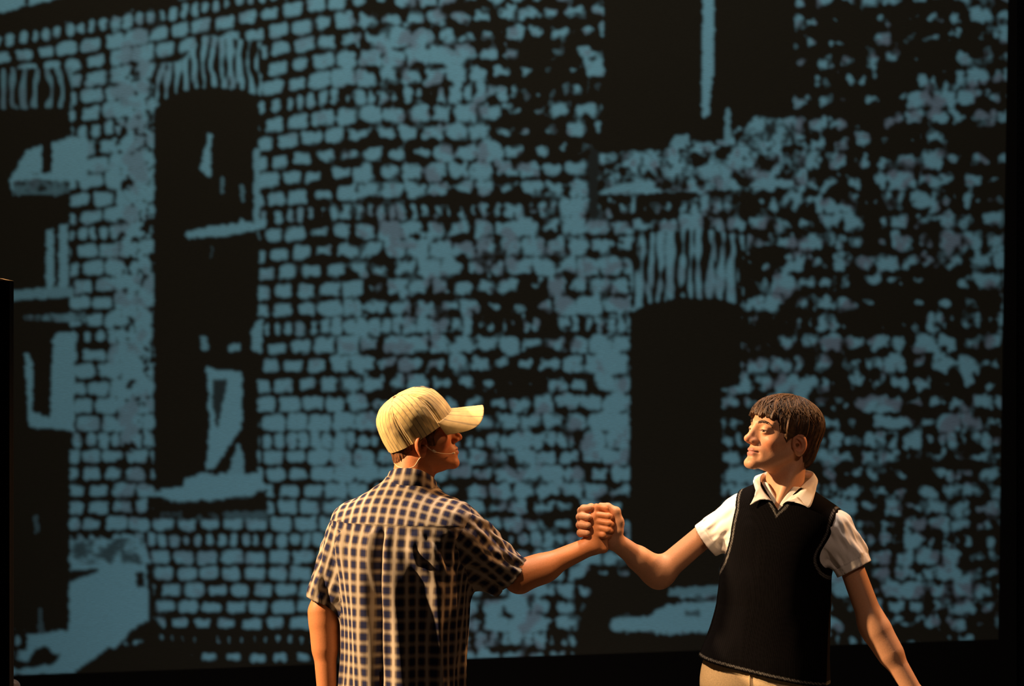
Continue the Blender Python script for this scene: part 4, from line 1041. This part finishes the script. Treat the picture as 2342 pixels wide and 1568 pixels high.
    def slv(p, a, b):
        ba = b - a; ln = np.linalg.norm(ba); t = (p - a) @ ba / ln; x = p - a - t[:, None] * (ba / ln)
        e1 = np.cross(ba / ln, np.array([0, 1.0, 0])); e1 /= np.linalg.norm(e1); e2 = np.cross(ba / ln, e1)
        return t, np.arctan2(x @ e2, x @ e1), np.linalg.norm(x, axis=1), ln
    def sleeve(p, a, b, r0, r1, seed):
        t, an, r, ln = slv(p, a, b); h = np.clip(t / ln, 0, 1); tw = an + t * 6
        amp = .0075 * (1 - .75 * sstep(ln - .035, ln - .02, t))
        rr = r0 + (r1 - r0) * h + amp * (noise(np.cos(tw) * 2.4 + 4, np.sin(tw) * 2.4, t * 10, seed) + .6 * noise(np.cos(an) * 5, np.sin(an) * 5, t * 20, seed + 1))
        rr = rr + .0012 * sstep(ln - .026, ln - .024, t)                     # turned cuff
        d = np.maximum((np.hypot(r, np.minimum(t, 0) * 1.15) - rr) * .85, t - ln)
        return smax(d, -np.maximum(r - (rr - .005), (ln - .03) - t), .002)
    def shirt(p):
        l, f, z, d = tq(p, -.002)
        d = np.maximum(d, z - ztop)
        d = boxed(p, d, [s0R, hemR], .11, lambda q: sleeve(q, s0R, hemR, .062, .0545, 151), .03)
        d = boxed(p, d, [s0L, hemL], .11, lambda q: sleeve(q, s0L, hemL, .062, .0545, 161), .03)
        d = np.maximum(d, Zof(1500, Y0) - p[:, 2])
        vv = np.where(f > 0, (z - (zV + .017) - np.abs(l + .002) * 1.5) * .55, -1)    # open neck
        d = smax(d, np.where(f > .03, np.minimum(vv, .02), -1), .003)
        return smax(d, -rcone(p, neckb - (0, 0, .03), neckt, .064, .064), .003)
    V, F = polygonise(shirt, (P(1560, 0, Y0)[0], -.08, Zof(1520, Y0)), (P(2010, 0, Y0)[0], .33, Zof(1085, Y0)), .0030, newton=1)
    l, f, z, dT = tq(V, -.002)
    lab = np.where((dT > .003) & (l < 0), 1, np.where((dT > .003) & (l > 0), 2, 0)); lab[(np.abs(l) < .11)] = 0
    fl_ = np.sort(lab[F], axis=1)[:, 1]; white = np.array([.80, .74, .68]); so = None
    tR_, _, _, lnR = slv(V, s0R, hemR); tL_, _, _, lnL = slv(V, s0L, hemL)
    st = np.maximum(np.exp(-((tR_ - lnR + .025) / .0015) ** 2) * (l < 0), np.exp(-((tL_ - lnL + .025) / .0015) ** 2) * (l > 0)) * (lab > 0)
    col = white * (1 - .25 * st[:, None])
    for k in (0, 1, 2):
        v_, f_, a_ = submesh(V, F, fl_ == k, {'tint': col})
        o = mesh_np('shirt' if k == 0 else 'sleeve', v_, f_, M_VCLOTH, so or root, base, a_)
        if k == 0: so = o; prop(o, 'white cotton shirt worn under the vest')
        else: prop(o, 'white short sleeve with a stitched hem')
    # shirt collar: a stand round the neck and two leaves lying over the vest, spreading to points
    def lie(px, py, lift):
        """depth of the cloth already there, found by marching away from the camera"""
        ys = np.arange(-.16, .20, .002); pts = np.stack([P(px, py, y) for y in ys])
        d = np.minimum(np.minimum(vest(pts), shirt(pts)), rcone(pts, neckb, neckt, .061, .061)); k = np.argmax(d < 0) if (d < 0).any() else None
        return P(px, py, (.12 if k is None else ys[k]) - lift)
    def catmull(pts, n):
        pts = np.array(pts); e = np.vstack([2 * pts[0] - pts[1], pts, 2 * pts[-1] - pts[-2]]); out = []
        for u in np.linspace(0, len(pts) - 1 - 1e-6, n):
            i_ = int(u); t = u - i_; p0, p1, p2, p3 = e[i_:i_ + 4]
            out.append(.5 * ((2 * p1) + (-p0 + p2) * t + (2 * p0 - 5 * p1 + 4 * p2 - p3) * t * t + (-p0 + 3 * p1 - 3 * p2 + p3) * t ** 3))
        return np.array(out)
    back_t, back_b = P(1806, 1076, .198), P(1806, 1104, .212)
    leafL_top = [back_t, P(1842, 1075, .172), P(1861, 1083, .120), lie(1836, 1110, .008), lie(1808, 1136, .006), lie(1788, 1154, .004)]
    leafL_bot = [back_b, P(1848, 1104, .180), P(1868, 1106, .115), lie(1862, 1132, .012), lie(1850, 1160, .014), lie(1822, 1136, .010)]
    leafR_top = [back_t, P(1768, 1077, .190), P(1742, 1086, .135), lie(1738, 1108, .008), lie(1746, 1126, .006), lie(1763, 1145, .004)]
    leafR_bot = [back_b, P(1762, 1104, .198), P(1733, 1106, .140), lie(1730, 1130, .010), lie(1716, 1154, .014), lie(1740, 1138, .010)]
    VV, FF = [], []
    for top_, bot_ in ((leafL_top, leafL_bot), (leafR_top, leafR_bot)):
        n = 48; a_ = catmull(top_, n); b_ = catmull(bot_, n); ctr_ = P(1793, 1110, Y0)
        rows = []
        for t in np.linspace(0, 1, 9):
            r_ = a_ * (1 - t) + b_ * t; outw = r_ - ctr_; outw[:, 2] = 0; outw /= np.linalg.norm(outw, axis=1)[:, None]
            rows.append(r_ + outw * (.006 * math.sin(math.pi * t) + .0015 * noise(np.arange(n) / 7.0, np.full(n, t * 3), seed=5))[:, None])
        inner = a_.copy(); o_ = inner - ctr_; o_[:, 2] = 0; inner -= o_ * .04; inner[:, 2] -= .022   # stand, inside the fold
        rows = [inner, a_ - o_ * .02 + np.array([0, 0, .001])] + rows
        k0 = sum(len(v) for v in VV); V = np.concatenate(rows); i = np.arange(len(rows) * n).reshape(len(rows), n) + k0
        VV.append(V); FF.append(np.stack([i[:-1, :-1], i[:-1, 1:], i[1:, 1:], i[1:, :-1]], -1).reshape(-1, 4))
    V = np.concatenate(VV)
    wgt = np.tile(np.repeat(np.concatenate([[0, 0], sstep(.05, .45, np.linspace(0, 1, 9))]), 48), 2)
    for _ in range(8):                                         # keep the leaves clear of the vest and shirt
        both = lambda p: tq(p, .0195)[3]; d = both(V); g = np.stack([(both(V + np.eye(3)[k] * .001) - d) / .001 for k in range(3)], 1)
        V = V + (np.maximum(.0025 - d, 0) * wgt)[:, None] * .7 * g / np.maximum(np.linalg.norm(g, axis=1), .2)[:, None]
    o = mesh_np('collar', V, np.concatenate(FF), M_VCLOTH, so, base, {'tint': np.tile(white, (len(V), 1))}); m = o.modifiers.new('cloth', 'SOLIDIFY'); m.thickness = .0018
    prop(o, 'open white pointed collar')
    tr = legs(root, base, l3, f3, hipz, M_KHAKI, Zof(1503, Y0), .176, .104)
    # fly seam
    def front(x, z): return base + l3 * x + f3 * (math.sqrt(max(1 - (x / .194) ** 2 - ((z - hipz - .02) / .17) ** 2, .05)) * .118 + .001) + np.array([0, 0, z])
    tube('fly_seam', [front(-.012, z) for z in np.linspace(.895, .80, 8)], .0018, M_KHAKI, tr, base)
    prop(tr, 'khaki twill trousers')

person_cap()
person_vest()
